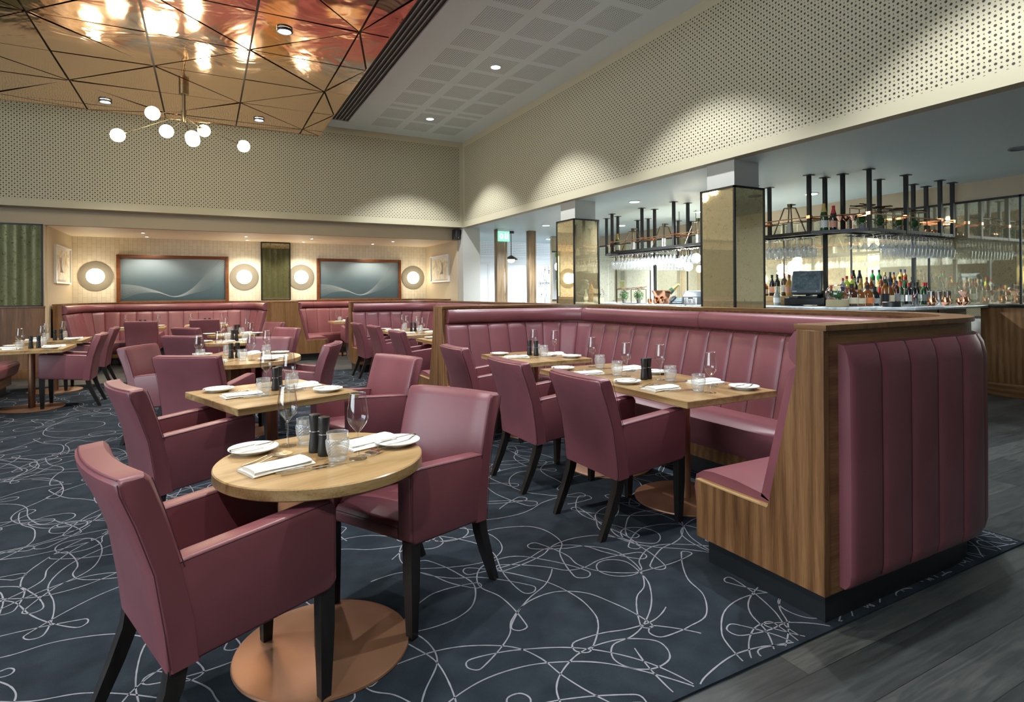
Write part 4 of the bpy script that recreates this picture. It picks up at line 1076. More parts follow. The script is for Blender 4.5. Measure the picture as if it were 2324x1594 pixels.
# straight bench whose end shows at the left edge
t = thing('bench_seat', 'end of a mauve leather bench at the left edge of the picture', 'bench', (-2.42, 10.55, 0))
bm = NB(); prism(bm, [(-.75, .40), (-.02, .475), (.06, .46), (.085, .42), (.06, .30), (.02, .26), (-.75, .26)], 'xz', -3.2, 0, .012); obj('seat_cushion', bm, 'leather', t)
bm = NB(); box(bm, -.72, 0, -3.15, -.06, .14, .26); obj('seat_base', bm, 'walnut_y', t)
bm = NB(); box(bm, -.72, -.05, -3.1, -.1, .009, .14); obj('toe_kick', bm, 'toe', t)

# ------------------------------------------------------------------ armchairs (origin: floor under the rear of the seat, facing +x)
def make_chair():
    t = thing('armchair', 'mauve leather armchair', 'chair')
    XS = 1.07
    # side panels with arm rests
    for s in (-1, 1):
        bm = NB(); ya, yb = sorted((s * .188, s * .262))
        prism(bm, [(.0, .335), (.455, .385), (.478, .41), (.48, .655), (.462, .685), (.42, .684), (.06, .645), (-.02, .63)], 'xz', ya, yb, .011, 3)
        for yy in (s * .2615, s * .1885):
            tube(bm, [(.02, yy, .633), (.06, yy, .6375), (.42, yy, .6765), (.458, yy, .678)], .0016, 4, 1)
            if yy == s * .2615: tube(bm, [(.468, yy, .66), (.468, yy, .41)], .0013, 4, 1)
        obj('armrest', bm, ['leather', 'seam'], t)
    # seat
    bm = NB(); prism(bm, [(.03, .345), (.445, .385), (.47, .40), (.476, .44), (.462, .468), (.40, .478), (.06, .455)], 'xz', -.187, .187, .008, 2)
    tube(bm, [(.474, -.185, .447), (.474, .185, .447)], .0014, 4, 1)
    obj('seat', bm, ['leather', 'seam'], t)
    # backrest : curved in plan, leaning back
    out = [(.0, .332), (-.012, .45), (-.035, .62), (-.075, .76), (-.108, .855), (-.112, .885), (-.10, .898)]
    inn = [(-.042, .902), (-.028, .888), (-.020, .865), (.01, .76), (.045, .62), (.075, .47), (.085, .34)]
    ring = out + inn; rows = []
    NYS = [-1, -.985, -.93, -.6, -.3, 0, .3, .6, .93, .985, 1]
    bm = NB()
    for u in NYS:
        row = []; edge = max(0, (abs(u) - .93) / .07)
        for k, (x, z) in enumerate(ring):
            cx = (x + ring[len(ring) - 1 - k][0]) / 2; h = min(1, max(0, (z - .45) / .45))
            xx = x + (cx - x) * .30 * edge ** 2 - .026 * (1 - u * u) * h
            zz = z - .010 * edge ** 2 * (1 if z > .8 else 0)
            row.append((xx, u * .263, zz))
        rows.append(row)
    vs = grid(bm, rows, 0, True); bm.faces.new(vs[0]); bm.faces.new(vs[-1][::-1]); fin(bm)
    for s in (-1, 1):
        y = s * .262
        tube(bm, [(x + .006, s * .2635, z) for x, z in out[:6]], .0015, 4, 1)
        tube(bm, [(x - .004, s * .2635, z) for x, z in inn[1:5]], .0015, 4, 1)
    tube(bm, [(-.109 - .026 * (1 - (u / 10) ** 2) + .004, u / 10 * .255, .8945) for u in range(-10, 11, 2)], .0015, 4, 1)
    obj('backrest', bm, ['leather', 'seam'], t)
    # legs
    for s in (-1, 1):
        bm = NB(); a, b = .024, .016
        def leg(pts):
            r = []
            for (x, y, z), w in pts: r.append([(x - w, y - w, z), (x + w, y - w, z), (x + w, y + w, z), (x - w, y + w, z)])
            vs = grid(bm, r, 0, True); bm.faces.new(vs[0]); bm.faces.new(vs[-1][::-1]); fin(bm)
        leg([((.448, s * .232, .40), .024), ((.448, s * .232, .25), .023), ((.445, s * .230, .0095), .016)])
        obj('leg', bm, 'ebony', t, angle=30)
        bm = NB(); leg([((.03, s * .232, .36), .024), ((.018, s * .232, .28), .023), ((-.02, s * .232, .17), .021), ((-.085, s * .230, .0095), .016)])
        obj('leg', bm, 'ebony', t, angle=30)
    for c in t.children:
        for v in c.data.vertices: v.co.x *= XS
    return t
chair = Proto(make_chair())
MA = 'mauve leather armchair '
CH = [(-.18, 2.095, 18, MA + 'in the foreground left of the round table, seen from behind', 'front'),
 (1.02, 2.645, 209, MA + 'on the right side of the foreground round table, facing it', 'front'),
 (-.316, 3.755, 18, MA + 'left of the square table behind the round foreground table', 'mid'),
 (1.235, 4.315, 200, MA + 'right of the square table, behind the foreground right chair', 'mid'),
 (-.09, 5.30, 60, MA + 'with its back to us, in front of the square pedestal table', 'mid'),
 (-.50, 6.51, -26, MA + 'turned towards us at the left of the square pedestal table', 'mid'),
 (.60, 6.98, 233, MA + 'facing us at the far side of the square pedestal table', 'mid'),
 (1.03, 5.86, 157, MA + 'seen side on at the right of the square pedestal table', 'mid'),
 (-.20, 7.86, 50, MA + 'seen from behind at the nearer small round table', 'mid'),
 (.97, 8.80, 210, MA + 'facing us on the right of the nearer small round table', 'mid'),
 (-.20, 9.75, 40, MA + 'seen from behind at the farther small round table', 'mid'),
 (.98, 10.66, 206, MA + 'facing us on the right of the farther small round table', 'mid'),
 (-1.04, 12.66, 82, MA + 'seen from behind at the left back booth, left table', 'far'),
 (.0, 12.86, 74, MA + 'seen from behind at the left back booth, right table', 'far'),
 (-1.26, 9.0, 180, MA + 'side on at the left edge tables, the nearer of the two', 'left'),
 (-1.30, 10.55, 180, MA + 'side on at the left edge tables, the farther of the two', 'left'),
 (2.00, 2.80, 0, MA + 'nearest on the open side of the large booth', 'booth'),
 (1.985, 3.66, 0, MA + 'second along the open side of the large booth', 'booth'),
 (2.05, 4.83, 0, MA + 'third along the open side of the large booth', 'booth'),
 (2.25, 7.26, 0, MA + 'nearest of three along the middle booth', 'booth2'),
 (2.30, 8.62, 0, MA + 'middle one of three along the middle booth', 'booth2'),
 (2.26, 9.56, 0, MA + 'farthest of three along the middle booth', 'booth2'),
 (2.87, 12.42, 90, MA + 'with its back to us at the right back booth', 'far')]
for x, y, a, lab, g_ in CH: chair.put((x, y, 0), R(a), lab, 'mauve armchairs around the dining tables')

# ------------------------------------------------------------------ tables
def table(x, y, rz, label, shape, w, d, grain='oak_x', base=.325, square_leg=0, top=.75):
    t = thing('dining_table', label, 'table', (x, y, 0), rz, 'dining tables')
    bm = NB(); th = .042
    if shape == 'round': lathe(bm, [(0, top - th), (w - .004, top - th), (w, top - th + .004), (w, top - .004), (w - .004, top), (0, top)], 72)
    else: box(bm, -w / 2, w / 2, -d / 2, d / 2, top - th, top, .003, 1)
    obj('tabletop', bm, grain, t, angle=30)
    if square_leg:
        bm = NB(); box(bm, -square_leg, square_leg, -square_leg, square_leg, .02, top - th, .004); obj('pedestal', bm, 'walnut_z', t)
    else:
        bm = NB(); lathe(bm, [(.036, .018), (.036, top - th - .01), (.14, top - th - .006), (.14, top - th)], 24); obj('pole', bm, 'base_copper', t)
    bm = NB(); lathe(bm, [(0, .009), (base, .009), (base + .002, .013), (base, .02), (base - .006, .022), (0, .024)], 64); obj('base_plate', bm, 'base_copper', t)
    return t
T_ = {}
def tb(key, *a, **k): T_[key] = (a[0], a[1], a[2]); return table(*a, **k)
tb('T1', .396, 2.325, R(19), 'round oak table in the foreground on a copper disc base', 'round', .382, 0, base=.325)
tb('T2', .375, 4.03, R(19), 'square oak table turned at an angle behind the round foreground table', 'sq', .76, .84, base=.33)
tb('T3', .25, 6.35, R(30), 'large round oak table on a square walnut pedestal', 'round', .62, 0, base=.36, square_leg=.11)
tb('T4', .33, 8.65, R(30), 'small round oak table behind the pedestal table', 'round', .385, 0)
tb('T4b', .40, 10.2, R(30), 'small round oak table farther back, before the left back booth', 'round', .385, 0)
tb('T5', -1.88, 8.98, 0, 'square oak table at the left edge, nearer of two', 'sq', .76, .84, 'oak_y')
tb('T5b', -1.92, 10.45, 0, 'square oak table at the left edge, farther of two', 'sq', .76, .84, 'oak_y')
tb('T6a', -1.10, 13.42, 0, 'oak table at the left end of the left back booth', 'sq', .80, .72)
tb('T6b', .02, 13.55, 0, 'oak table at the right end of the left back booth', 'sq', .80, .72)
tb('TB1', 2.79, 2.835, 0, 'oak booth table in the large booth nearest the end panel', 'sq', .76, .82, 'oak_y')
tb('TB2', 2.79, 3.657, 0, 'oak booth table pushed against the nearest booth table', 'sq', .76, .82, 'oak_y')
tb('TA', 2.85, 4.90, 0, 'oak table standing alone in the far corner of the large booth', 'sq', .75, .88, 'oak_y')
tb('T7a', 2.97, 7.32, 0, 'nearest oak table in the middle booth', 'sq', .76, .84, 'oak_y')
tb('T7b', 3.0, 8.75, 0, 'middle oak table in the middle booth', 'sq', .76, .82, 'oak_y')
tb('T7c', 3.0, 9.572, 0, 'farthest oak table in the middle booth', 'sq', .76, .82, 'oak_y')
tb('T8', 2.90, 13.42, 0, 'oak table in the right back booth', 'sq', .80, .80)

# ------------------------------------------------------------------ tableware prototypes
def p_plate():
    t = thing('side_plate', 'plate', 'plate')
    bm = NB(); lathe(bm, [(0, .004), (.05, .004), (.052, 0), (.056, 0), (.06, .005), (.088, .016), (.094, .020), (.093, .0225), (.086, .020), (.06, .0095), (0, .008)], 40); o = obj('plate_body', bm, 'ceramic', t)
    return t
def p_napkin():
    bm = NB(); w, l = .064, .115
    def layer(z0, z1, xa, xb, ya, yb, sk):
        rows = []
        for i in range(9):
            u = i / 8; x = xa + (xb - xa) * u
            dz = .002 * math.sin(u * 5 + sk)
            rows.append([(x, ya + .004 * math.sin(u * 4), z0), (x, ya - .003, (z0 + z1) / 2 + dz), (x, ya + .005, z1 + dz), (x, (ya + yb) / 2, z1 + .0025 + dz), (x, yb - .005, z1 + dz), (x, yb + .003, (z0 + z1) / 2), (x, yb, z0)])
        vs = grid(bm, rows, 0, True); bm.faces.new(vs[0]); bm.faces.new(vs[-1][::-1]); fin(bm)
    layer(0, .009, -l, l, -w, w, 0); layer(.010, .021, -l + .006, l - .012, -w + .004, w - .030, 1.2)
    return obj('napkin', bm, 'linen', angle=60)
def p_knife(L=.235):
    bm = NB()
    prism(bm, [(-L / 2, -.0065), (-L / 2 + .1, -.0045), (-L / 2 + .115, -.004), (-L / 2 + .118, -.0095), (L / 2 - .03, -.0095), (L / 2, .002), (L / 2 - .01, .0055), (-L / 2 + .118, .005), (-L / 2 + .1, .0045), (-L / 2, .0065)], 'xy', 0, .0022)
    bar(bm, (-L / 2, 0, .0035), (-L / 2 + .1, 0, .0035), .010, .007)
    return obj('knife', bm, 'chrome')
def p_fork(L=.20):
    bm = NB(); sec = [(-L / 2, .005, .0), (-L / 2 + .06, .0035, .003), (.0, .0022, .010), (L / 2 - .075, .003, .012), (L / 2 - .06, .011, .009), (L / 2 - .045, .0125, .006)]
    rows = [[(x, -w, z), (x, w, z), (x, w, z + .0028), (x, -w, z + .0028)] for x, w, z in sec]
    vs = grid(bm, rows, 0, True); bm.faces.new(vs[0]); bm.faces.new(vs[-1][::-1]); fin(bm)
    for k in (-1.5, -.5, .5, 1.5):
        bar(bm, (L / 2 - .047, k * .0068, .0075), (L / 2 - .02, k * .0066, .004), .0032, .0025); bar(bm, (L / 2 - .02, k * .0066, .004), (L / 2, k * .0062, .009), .0026, .002)
    return obj('fork', bm, 'chrome')
def p_wine():
    t = thing('wine_glass', 'glass', 'wine glass')
    bm = NB(); lathe(bm, wine_prof()[5:], 32); obj('bowl', bm, 'glass', t)
    bm = NB(); lathe(bm, wine_prof()[:6], 28); obj('stem_and_foot', bm, 'glass', t)
    bm = NB(); lathe(bm, [(.0292, .2485), (.0300, .2505), (.0292, .2515)], 32); obj('rim', bm, 'glass_rim', t)
    return t
def p_tumbler():
    t = thing('tumbler', 'tumbler', 'tumbler')
    prof = [(0, .006), (.030, .004), (.031, 0), (.0335, .002), (.034, .012), (.032, .017)] + [(.0335 + .0078 * math.sin(min(1, (k / 30) * 1.25) * PI / 2) - .0007 * max(0, k - 26), .02 + .066 * k / 30) for k in range(31)] + [(.0395, .092), (.0405, .107)]
    def nail(a, z, k):
        if not 6 <= k <= 36: return 0
        w = min(1, (k - 6) / 3, (36 - k) / 3)
        return w * .0030 * abs(math.sin(a * 9 + (z - .02) * 285) * math.sin(a * 9 - (z - .02) * 285)) ** .8
    bm = NB(); lathe(bm, prof, 108, disp=nail); obj('body', bm, 'cutglass', t, angle=80)
    bm = NB(); lathe(bm, [(.0398, .105), (.0408, .1075), (.0398, .1085)], 32); obj('rim', bm, 'cutglass', t)
    return t
def p_mill(name):
    t = thing(name, 'mill', 'mill')
    bm = NB(); lathe(bm, [(0, 0), (.0235, 0), (.025, .004), (.0245, .02), (.0205, .055), (.019, .082), (0, .082)], 24); obj('body', bm, 'black_mat', t)
    bm = NB(); lathe(bm, [(.019, .0815), (.0212, .0825), (.0212, .0845), (.019, .0855)], 24); obj('steel_band', bm, 'chrome', t)
    bm = NB(); lathe(bm, [(0, .085), (.0185, .085), (.019, .10), (.0225, .143), (.0215, .149), (.016, .1505), (0, .1505)], 24); obj('grinder_head', bm, 'black_mat', t)
    return t
def tagp(o, lab, cat): tag(o, lab, cat); return o
PP = {'plate': Proto(p_plate()), 'napkin': Proto(tagp(p_napkin(), 'napkin', 'napkin')), 'knife': Proto(tagp(p_knife(), 'knife', 'knife')), 'fork': Proto(tagp(p_fork(), 'fork', 'fork')),
      'butter': Proto(tagp(p_knife(.19), 'knife', 'knife')), 'wine': Proto(p_wine()), 'tumbler': Proto(p_tumbler()), 'pepper': Proto(p_mill('pepper_mill')), 'salt': Proto(p_mill('salt_mill'))}
PP['butter'].root.name = 'butter_knife'
ZTOP = .7505
def put(kind, x, y, rz, lab, grp, dz=0): return PP[kind].put((x, y, ZTOP + dz), rz, lab, grp)
def setting(cx, cy, ang, where, full=2, edge=.0, wine=None, tum=None, pl=None):
    """place setting for a diner looking along ang ; (cx, cy) the table centre"""
    a = R(ang); u = (math.cos(a), math.sin(a)); v = (math.sin(a), -math.cos(a))
    def P(p, q): return cx + u[0] * p + v[0] * q, cy + u[1] * p + v[1] * q
    e = edge; j = rnd.uniform(-.01, .01)
    x, y = pl or P(-.245 + e, -.275 + j); put('plate', x, y, a, 'white side plate ' + where, 'white side plates')
    if full > 0:
        put('butter', x, y, a + R(rnd.uniform(-4, 8)), 'butter knife on the plate ' + where, 'butter knives', .0226)
    x, y = P(-.215 + e, .02 + j); put('napkin', x, y, a + R(rnd.uniform(-6, 4)), 'folded white napkin ' + where, 'folded white napkins')
    fk = [('fork', -.20, -.115, 14, 'outer fork ')] + ([('fork', -.195, -.085, 14, 'inner fork ')] if full > 1 else [])
    fk += [('knife', -.14, .115, -10, 'inner knife ')] + ([('knife', -.135, .147, -10, 'outer knife ')] if full > 1 else [])
    if full > 0:
        for kd, p, q, dr, nm in fk:
            x, y = P(p + e, q + j); put(kd, x, y, a - R(dr) * (-1 if kd == 'fork' else -1) * (1 if kd == 'fork' else 1), nm + where, 'forks' if kd == 'fork' else 'table knives')
    x, y = wine or P(-.05 + e, .28 + j); put('wine', x, y, a, 'empty wine glass ' + where, 'wine glasses on the tables')
    x, y = tum or P(-.07 + e, .20 + j); put('tumbler', x, y, a, 'diamond cut tumbler ' + where, 'cut glass tumblers')
def mills(x1, y1, x2, y2, where):
    put('pepper', x1, y1, 0, 'black pepper mill ' + where, 'pepper and salt mills'); put('salt', x2, y2, 0, 'black salt mill ' + where, 'pepper and salt mills')
setting(.396, 2.325, 19, 'at the left place of the round foreground table', 2, .03, (.297, 2.55), (.371, 2.548), (.165, 2.518))
setting(.396, 2.325, 199, 'at the right place of the round foreground table', 2, -.01, (.509, 2.217), (.437, 2.238), (.700, 2.345))
mills(.405, 2.332, .382, 2.402, 'on the round foreground table')
setting(.375, 4.03, 19, 'at the left place of the angled square table', 2, .02, (.36, 4.22), (.315, 3.90))
setting(.375, 4.03, 199, 'at the right place of the angled square table', 2, .0, (.47, 3.93), (.50, 4.05))
mills(.40, 4.06, .43, 4.13, 'on the angled square table')
for ang, wd in ((62, 'near'), (-22, 'left'), (238, 'far'), (157, 'right')): setting(.25, 6.35, ang, 'at the %s place of the square pedestal table' % wd, 1, -.17)
mills(.22, 6.33, .28, 6.36, 'on the square pedestal table')
setting(.33, 8.65, 50, 'at the near place of the nearer small round table', 1, .03); setting(.33, 8.65, 210, 'at the far place of the nearer small round table', 1, .03)
mills(.32, 8.66, .37, 8.69, 'on the nearer small round table')
setting(.40, 10.2, 42, 'at the near place of the farther small round table', 0, .03); setting(.40, 10.2, 206, 'at the far place of the farther small round table', 0, .03)
mills(.42, 10.2, .47, 10.22, 'on the farther small round table')
for k, y in (('nearer', 8.98), ('farther', 10.45)):
    x = -1.88 if k == 'nearer' else -1.92
    setting(x, y, 180, 'at the chair side of the %s left edge table' % k, 1); setting(x, y, 0, 'at the bench side of the %s left edge table' % k, 1)
    mills(x + .02, y - .12, x + .09, y - .10, 'on the %s left edge table' % k)
for k, (x, y) in (('left', (-1.10, 13.42)), ('right', (.02, 13.55))):
    setting(x, y, 90, 'at the near side of the left back booth, %s table' % k, 0); setting(x, y, 270, 'at the far side of the left back booth, %s table' % k, 0)
    mills(x - .03, y, x + .05, y, 'on the %s table in the left back booth' % k)
for k, y in (('nearest', 2.835), ('second', 3.657)):
    setting(2.79, y, 0, 'at the chair side of the %s large booth table' % k, 2); setting(2.79, y, 180, 'at the bench side of the %s large booth table' % k, 2)
mills(2.755, 3.19, 2.81, 3.205, 'where the two large booth tables meet')
setting(2.85, 4.90, 0, 'at the chair side of the lone corner booth table', 2, 0, (3.02, 4.80), (2.92, 4.84)); setting(2.85, 4.90, 180, 'at the bench side of the lone corner booth table', 2, 0, (2.95, 5.08), (2.93, 5.0))
mills(2.88, 4.92, 2.85, 5.0, 'on the lone corner booth table')
for k, y in (('nearest', 7.32), ('middle', 8.75), ('farthest', 9.572)):
    setting(3.0, y, 0, 'at the chair side of the %s middle booth table' % k, 1); setting(3.0, y, 180, 'at the bench side of the %s middle booth table' % k, 0)
mills(2.98, 9.14, 3.05, 9.15, 'between the farther tables of the middle booth')
setting(2.90, 13.42, 90, 'at the near side of the right back booth table', 0); setting(2.90, 13.42, 270, 'at the far side of the right back booth table', 0)

# ------------------------------------------------------------------ corridor beyond the bar
for k, (x0, x1, lab) in enumerate(((5.99, 6.27, 'flat walnut fin left of the pendant lamp'), (6.856, 7.05, 'flat walnut fin right of the pendant lamp'))):
    t = thing('wooden_fin', lab, 'column', ((x0 + x1) / 2, 12.0, 0), 0, 'walnut fins in the corridor'); w = (x1 - x0) / 2
    bm = NB(); box(bm, -w, w * .45, 0, .14, 0, ZS, .003); obj('board', bm, 'fin_wood', t)
    bm = NB(); box(bm, w * .45, w * .62, .02, .14, 0, ZS); obj('metal_strip', bm, 'chrome', t)
    bm = NB(); box(bm, w * .62, w, .01, .14, 0, ZS); obj('edge_board', bm, 'fin_wood', t)
def door(n, x0, x1, z1, extra=None):
    bm = NB(); y = 15.0; f = .07
    box(bm, x0 - f, x0, y - .03, y, 0, z1 + f); box(bm, x1, x1 + f, y - .03, y, 0, z1 + f); box(bm, x0, x1, y - .03, y, z1, z1 + f)
    d = struct('door_%d' % n, bm, 'trim_white')
    bm = NB(); box(bm, x0, x1, y - .012, y - .002, 0.01, z1); obj('door_leaf', bm, 'corridor_white', d)
    bm = NB(); box(bm, x1 - .16, x1 - .06, y - .05, y - .03, 1.08, 1.10); obj('door_handle', bm, 'chrome', d)
    return d
door(1, 6.30, 7.18, 2.19); door(2, 7.75, 8.45, 2.19)
bm = NB(); box(bm, 5.6, 12, 14.985, 15, 2.36, 2.42); struct('trim_3', bm, 'trim_white')
d3 = door(3, 8.80, 9.62, 2.20)
# decal on the white door : reeds and the handwritten word
bm = NB(); y = 14.984
def stroke(pts, w=.010):
    n = len(pts)
    for (a, b), (c, d) in zip(pts, pts[1:]):
        L = math.hypot(c - a, d - b) or 1; nx, nz = -(d - b) / L * w / 2, (c - a) / L * w / 2
        vs = [bm.verts.new(q) for q in ((a - nx, y, b - nz), (c - nx, y, d - nz), (c + nx, y, d + nz), (a + nx, y, b + nz))]; bm.faces.new(vs)
def sm(pts, n=6):
    out = []
    for i in range(len(pts) - 1):
        p0, p1, p2, p3 = pts[max(i - 1, 0)], pts[i], pts[i + 1], pts[min(i + 2, len(pts) - 1)]
        for k in range(n):
            t_ = k / n
            out.append(tuple(.5 * (2 * p1[c] + (p2[c] - p0[c]) * t_ + (2 * p0[c] - 5 * p1[c] + 4 * p2[c] - p3[c]) * t_ ** 2 + (3 * p1[c] - p0[c] - 3 * p2[c] + p3[c]) * t_ ** 3) for c in (0, 1)))
    return out + [pts[-1]]
for x, a, b, lean in ((8.90, 1.78, 1.93, .0), (8.98, 1.80, 2.04, .02), (9.06, 1.82, 2.14, .05), (9.15, 1.78, 1.90, 0), (9.23, 1.80, 2.17, 0), (9.34, 1.78, 1.96, 0), (9.06, 1.80, 1.95, -.04)):
    stroke(sm([(x, a), (x + lean * .4, (a + b) / 2), (x + lean, b)]), .009)
for x, a, b, lean in ((8.95, .9, 1.50, 0), (9.02, .95, 1.52, 0), (9.09, .8, 1.50, .02), (9.15, .9, 1.50, -.03), (9.21, 1.0, 1.44, -.04), (9.28, .85, 1.50, .05), (9.36, .9, 1.40, 0), (9.1, 1.0, 1.32, .06)):
    stroke(sm([(x, a), (x, (a + b) / 2), (x + lean, b)]), .009)
for x, z in ((9.10, 2.05), (9.25, 2.02), (9.24, 1.96), (8.98, 1.30)):
    vs = [bm.verts.new((x + .018 * math.cos(q), y, z + .022 * math.sin(q))) for q in [2 * PI * e / 8 for e in range(8)]]; bm.faces.new(vs)
gx, gz, s_ = 8.885, 1.61, .083
LET = [[(.75, .7), (.35, .85), (.05, .45), (.3, .05), (.7, .5), (.72, .7), (.6, -.3), (.1, -.75), (-.25, -.6)],
       [(1.55, .7), (1.15, .8), (.95, .35), (1.15, .05), (1.5, .45), (1.55, .7), (1.55, .2), (1.75, .05)],
       [(1.85, .0), (1.95, .7), (2.05, .45), (2.3, .72)],
       [(3.0, .6), (2.65, .75), (2.45, .3), (2.7, .02), (3.05, .5), (3.1, 1.3), (2.7, 1.75), (2.2, 1.55), (2.5, 1.25)],
       [(3.3, .35), (3.65, .5), (3.55, .78), (3.3, .55), (3.35, .1), (3.75, .08)],
       [(3.95, .02), (4.0, .7), (4.05, .4), (4.3, .7), (4.4, .3), (4.45, .05), (4.7, .12)]]
for L_ in LET: stroke(sm([(gx + a * s_, gz + b * s_) for a, b in L_], 5), .014)
o = obj('door_decal', bm, 'black_mat', d3, recalc=False)
# notice panel with green sheets on a pale side wall
bm = NB(); box(bm, 8.125, 8.5, 13.02, 13.10, 0, ZS); struct('wall_side', bm, 'paint_cream')
t = thing('notice_panel', 'pale glazed notice panel with green sheets beside the farther pillar', 'notice board', (8.295, 13.0, 1.18))
bm = NB(); box(bm, -.16, .16, -.01, .015, 0, 1.26); obj('board', bm, 'corridor_white', t)
bm = NB(); box(bm, -.17, .17, -.02, .018, 1.25, 1.28); obj('frame_rail', bm, 'trim_dark', t)
bm = NB(); box(bm, -.17, .17, -.02, .018, -.02, 0); obj('frame_rail', bm, 'trim_dark', t)
for a, b, c, d, m in ((-.09, .05, 1.13, 1.24, 'bright'), (-.08, .07, .78, .52, 'teal'), (-.06, .09, .27, .48, 'lime')):
    bm = NB(); box(bm, a, b, -.014, -.008, min(c, d), max(c, d)); obj('sheet', bm, simple('sheet_' + m, {'bright': (.22, .55, .04), 'teal': (.36, .47, .52), 'lime': (.42, .50, .05)}[m], .6), t)
# globe lamp beside the notice
t = thing('globe_lamp', 'glowing round globe lamp beside the farther mirrored pillar', 'wall light', (7.15, 11.2, 1.96))
bm = NB(); ball(bm, (0, 0, 0), .075, seg=24, ring=14, sz=1.25); obj('globe', bm, 'glow_warm', t)
bm = NB(); tube(bm, [(0, 0, .08), (0, 0, ZS - 1.961)], .006, 6); lathe(bm, [(0, .085), (.03, .085), (.03, .12), (0, .12)], 12); obj('rod', bm, 'brass', t)
for k, (x, y, z, lab) in enumerate(((7.78, 8.0, 1.90, 'left'), (7.95, 7.75, 1.98, 'middle'), (8.05, 8.05, 1.84, 'right'))):
    t = thing('globe_pendant', 'glowing globe pendant behind the hanging glasses, %s one of three' % lab, 'pendant lamp', (x, y, z), 0, 'globe pendants behind the bar')
    bm = NB(); ball(bm, (0, 0, 0), .085, seg=20, ring=12); obj('globe', bm, 'glow_warm', t)
    bm = NB(); tube(bm, [(0, 0, .08), (0, 0, ZS - z - .001)], .006, 6); lathe(bm, [(0, .085), (.025, .085), (.025, .13), (0, .13)], 12); obj('rod', bm, 'brass', t)
    point(x, y, z - .12, 10, (1., .90, .70), .085)
# pendant
t = thing('pendant_lamp', 'small domed pendant lamp hanging between the walnut fins', 'pendant lamp', (6.55, 12.35, 2.16))
bm = NB(); lathe(bm, [(0, .115), (.02, .112), (.06, .09), (.13, .045), (.165, .012), (.16, .008), (.12, .035), (.02, .085)], 28); obj('shade', bm, 'brass', t)
bm = NB(); ball(bm, (0, 0, .0), .085, seg=20, ring=10, sz=.75); obj('globe', bm, 'glow_warm', t)
bm = NB(); tube(bm, [(0, 0, .11), (0, 0, ZS - 2.16 - .03)], .008, 6); lathe(bm, [(0, ZS - 2.16 - .05), (.075, ZS - 2.16 - .05), (.075, ZS - 2.16 - .001), (0, ZS - 2.16 - .001)], 20); obj('rod', bm, 'iron', t)
# exit sign
t = thing('exit_sign', 'lit pale green emergency exit sign above the left walnut fin', 'sign', (6.12, 11.9, 2.56))
bm = NB(); box(bm, -.145, .145, -.02, .03, 0, .235, .004); obj('panel', bm, simple('exit_green', (.35, .75, .62), .5, emit=(.30, .85, .66), es=.42), t)
bm = NB(); y = -.0215
def poly(pts): bm.faces.new([bm.verts.new((a, y, b)) for a, b in pts])
poly([(-.07 + .05 * math.cos(2 * PI * k / 20), .115 + .065 * math.sin(2 * PI * k / 20)) for k in range(20)])
poly([(.02, .05), (.05, .05), (.05, .19), (.02, .19)])
poly([(.07, .15), (.10, .155), (.115, .12), (.10, .09), (.12, .05), (.105, .045), (.085, .09), (.07, .06), (.055, .05), (.075, .095), (.08, .12)])
poly([(.098 + .014 * math.cos(2 * PI * k / 12), .178 + .014 * math.sin(2 * PI * k / 12)) for k in range(12)])
obj('pictogram', bm, simple('exit_white', (.95, 1, .98), .5, emit=(.95, 1, .98), es=.9), t)
bm = NB(); y = -.0225; poly([(-.07, .165), (-.105, .115), (-.083, .115), (-.083, .07), (-.057, .07), (-.057, .115), (-.035, .115)])
obj('arrow', bm, simple('exit_arrow', (.35, .8, .68), .5, emit=(.30, .85, .66), es=.4), t)
bm = NB(); box(bm, -.145, .145, -.015, .03, .236, ZS - 2.56); obj('bracket', bm, 'trim_white', t)

# olive curtains on the wall behind the camera (seen only in the mirrors)
bm = NB(); rows = []
for i in range(241):
    x = -8.9 + 14.1 * i / 240; rows.append([(x, -4.6 + .10 * math.sin(i * 1.3) + .03 * math.sin(i * .37), z) for z in (.01, 1.4, 4.74)])
grid(bm, rows); o = obj('curtain', bm, 'curtain', angle=80); tag(o, 'long olive curtains, seen as dark reflections in the mirrors', 'curtain')

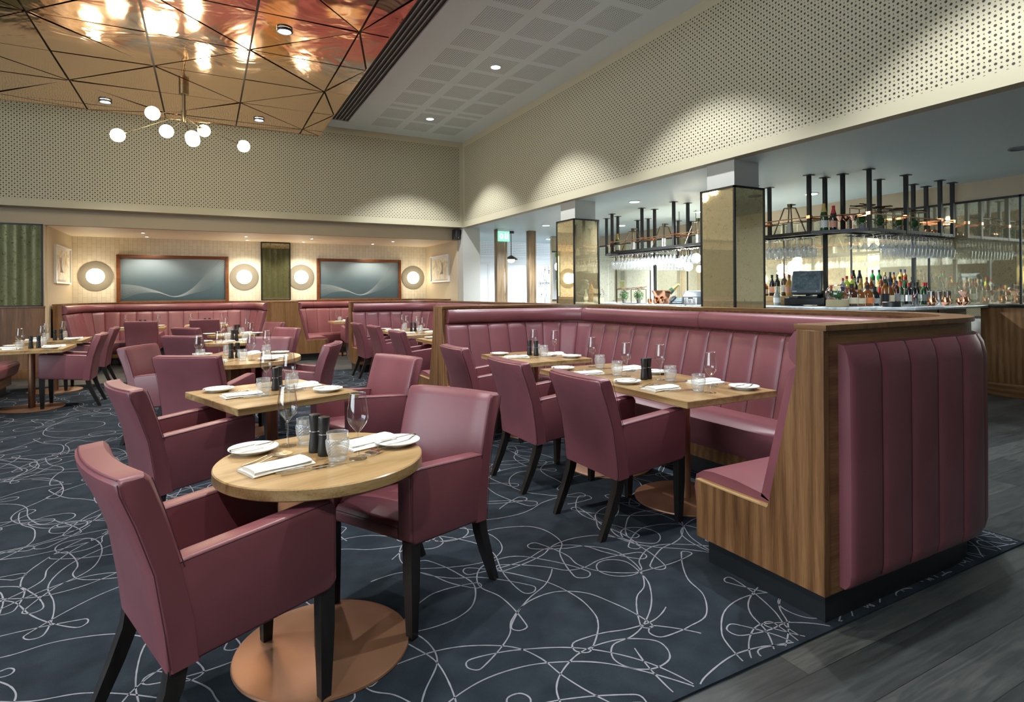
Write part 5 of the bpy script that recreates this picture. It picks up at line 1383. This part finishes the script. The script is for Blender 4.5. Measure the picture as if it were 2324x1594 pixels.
# ------------------------------------------------------------------ lights, world, camera
def area(x, y, z, sx, sy, e, col, rot=(0, 0, 0)):
    d = bpy.data.lights.new('area', 'AREA'); d.shape = 'RECTANGLE'; d.size = sx; d.size_y = sy; d.energy = e; d.color = col
    o = bpy.data.objects.new('lamp_area', d); C.objects.link(o); o.location = (x, y, z); o.rotation_euler = rot; return o
spot(7.4, 13.6, ZS, 110, 150, (.92, .96, 1.), .8, .2); spot(6.0, 13.6, ZS, 70, 150, (.92, .96, 1.), .8, .2); spot(8.9, 14.0, ZS, 60, 150, (.92, .96, 1.), .8, .2)
w = bpy.data.worlds.new('world'); sc.world = w; w.use_nodes = True
w.node_tree.nodes['Background'].inputs[0].default_value = (.80, .92, 1.0, 1); w.node_tree.nodes['Background'].inputs[1].default_value = 5.0
def portal(x, y, z, sx, sy, rot):
    o = area(x, y, z, sx, sy, 1, (1, 1, 1), rot); o.data.cycles.is_portal = True
portal(-8.97, .1, 2.65, 3.7, 10.2, (0, R(-90), 0))  # samples world light through the added, unseen left openings

cam = bpy.data.cameras.new('camera'); co = bpy.data.objects.new('camera', cam); C.objects.link(co); sc.camera = co
cam.sensor_fit = 'HORIZONTAL'; cam.sensor_width = 36; cam.lens = 36 * 1309.26 / 2324; cam.clip_end = 60; cam.clip_start = .05
cam.shift_x = 0; cam.shift_y = -(797 - 663.6) / 2324
co.location = (0, 0, 1.38)
yaw = .488565
co.matrix_world = Matrix.Translation((0, 0, 1.38)) @ Matrix.Rotation(-yaw, 4, 'Z') @ Matrix.Rotation(R(90), 4, 'X') @ Matrix.Rotation(-.00824, 4, 'Z')

vs_ = sc.view_settings; sc.display_settings.display_device = 'sRGB'
vs_.view_transform = 'Standard'; vs_.look = 'None'; vs_.gamma = 1; vs_.use_curve_mapping = False; vs_.exposure = .9
cy = sc.cycles
cy.max_bounces = 7; cy.diffuse_bounces = 4; cy.glossy_bounces = 4; cy.transmission_bounces = 4; cy.transparent_max_bounces = 20
cy.caustics_reflective = False; cy.caustics_refractive = False; cy.sample_clamp_indirect = 6; cy.sample_clamp_direct = 0
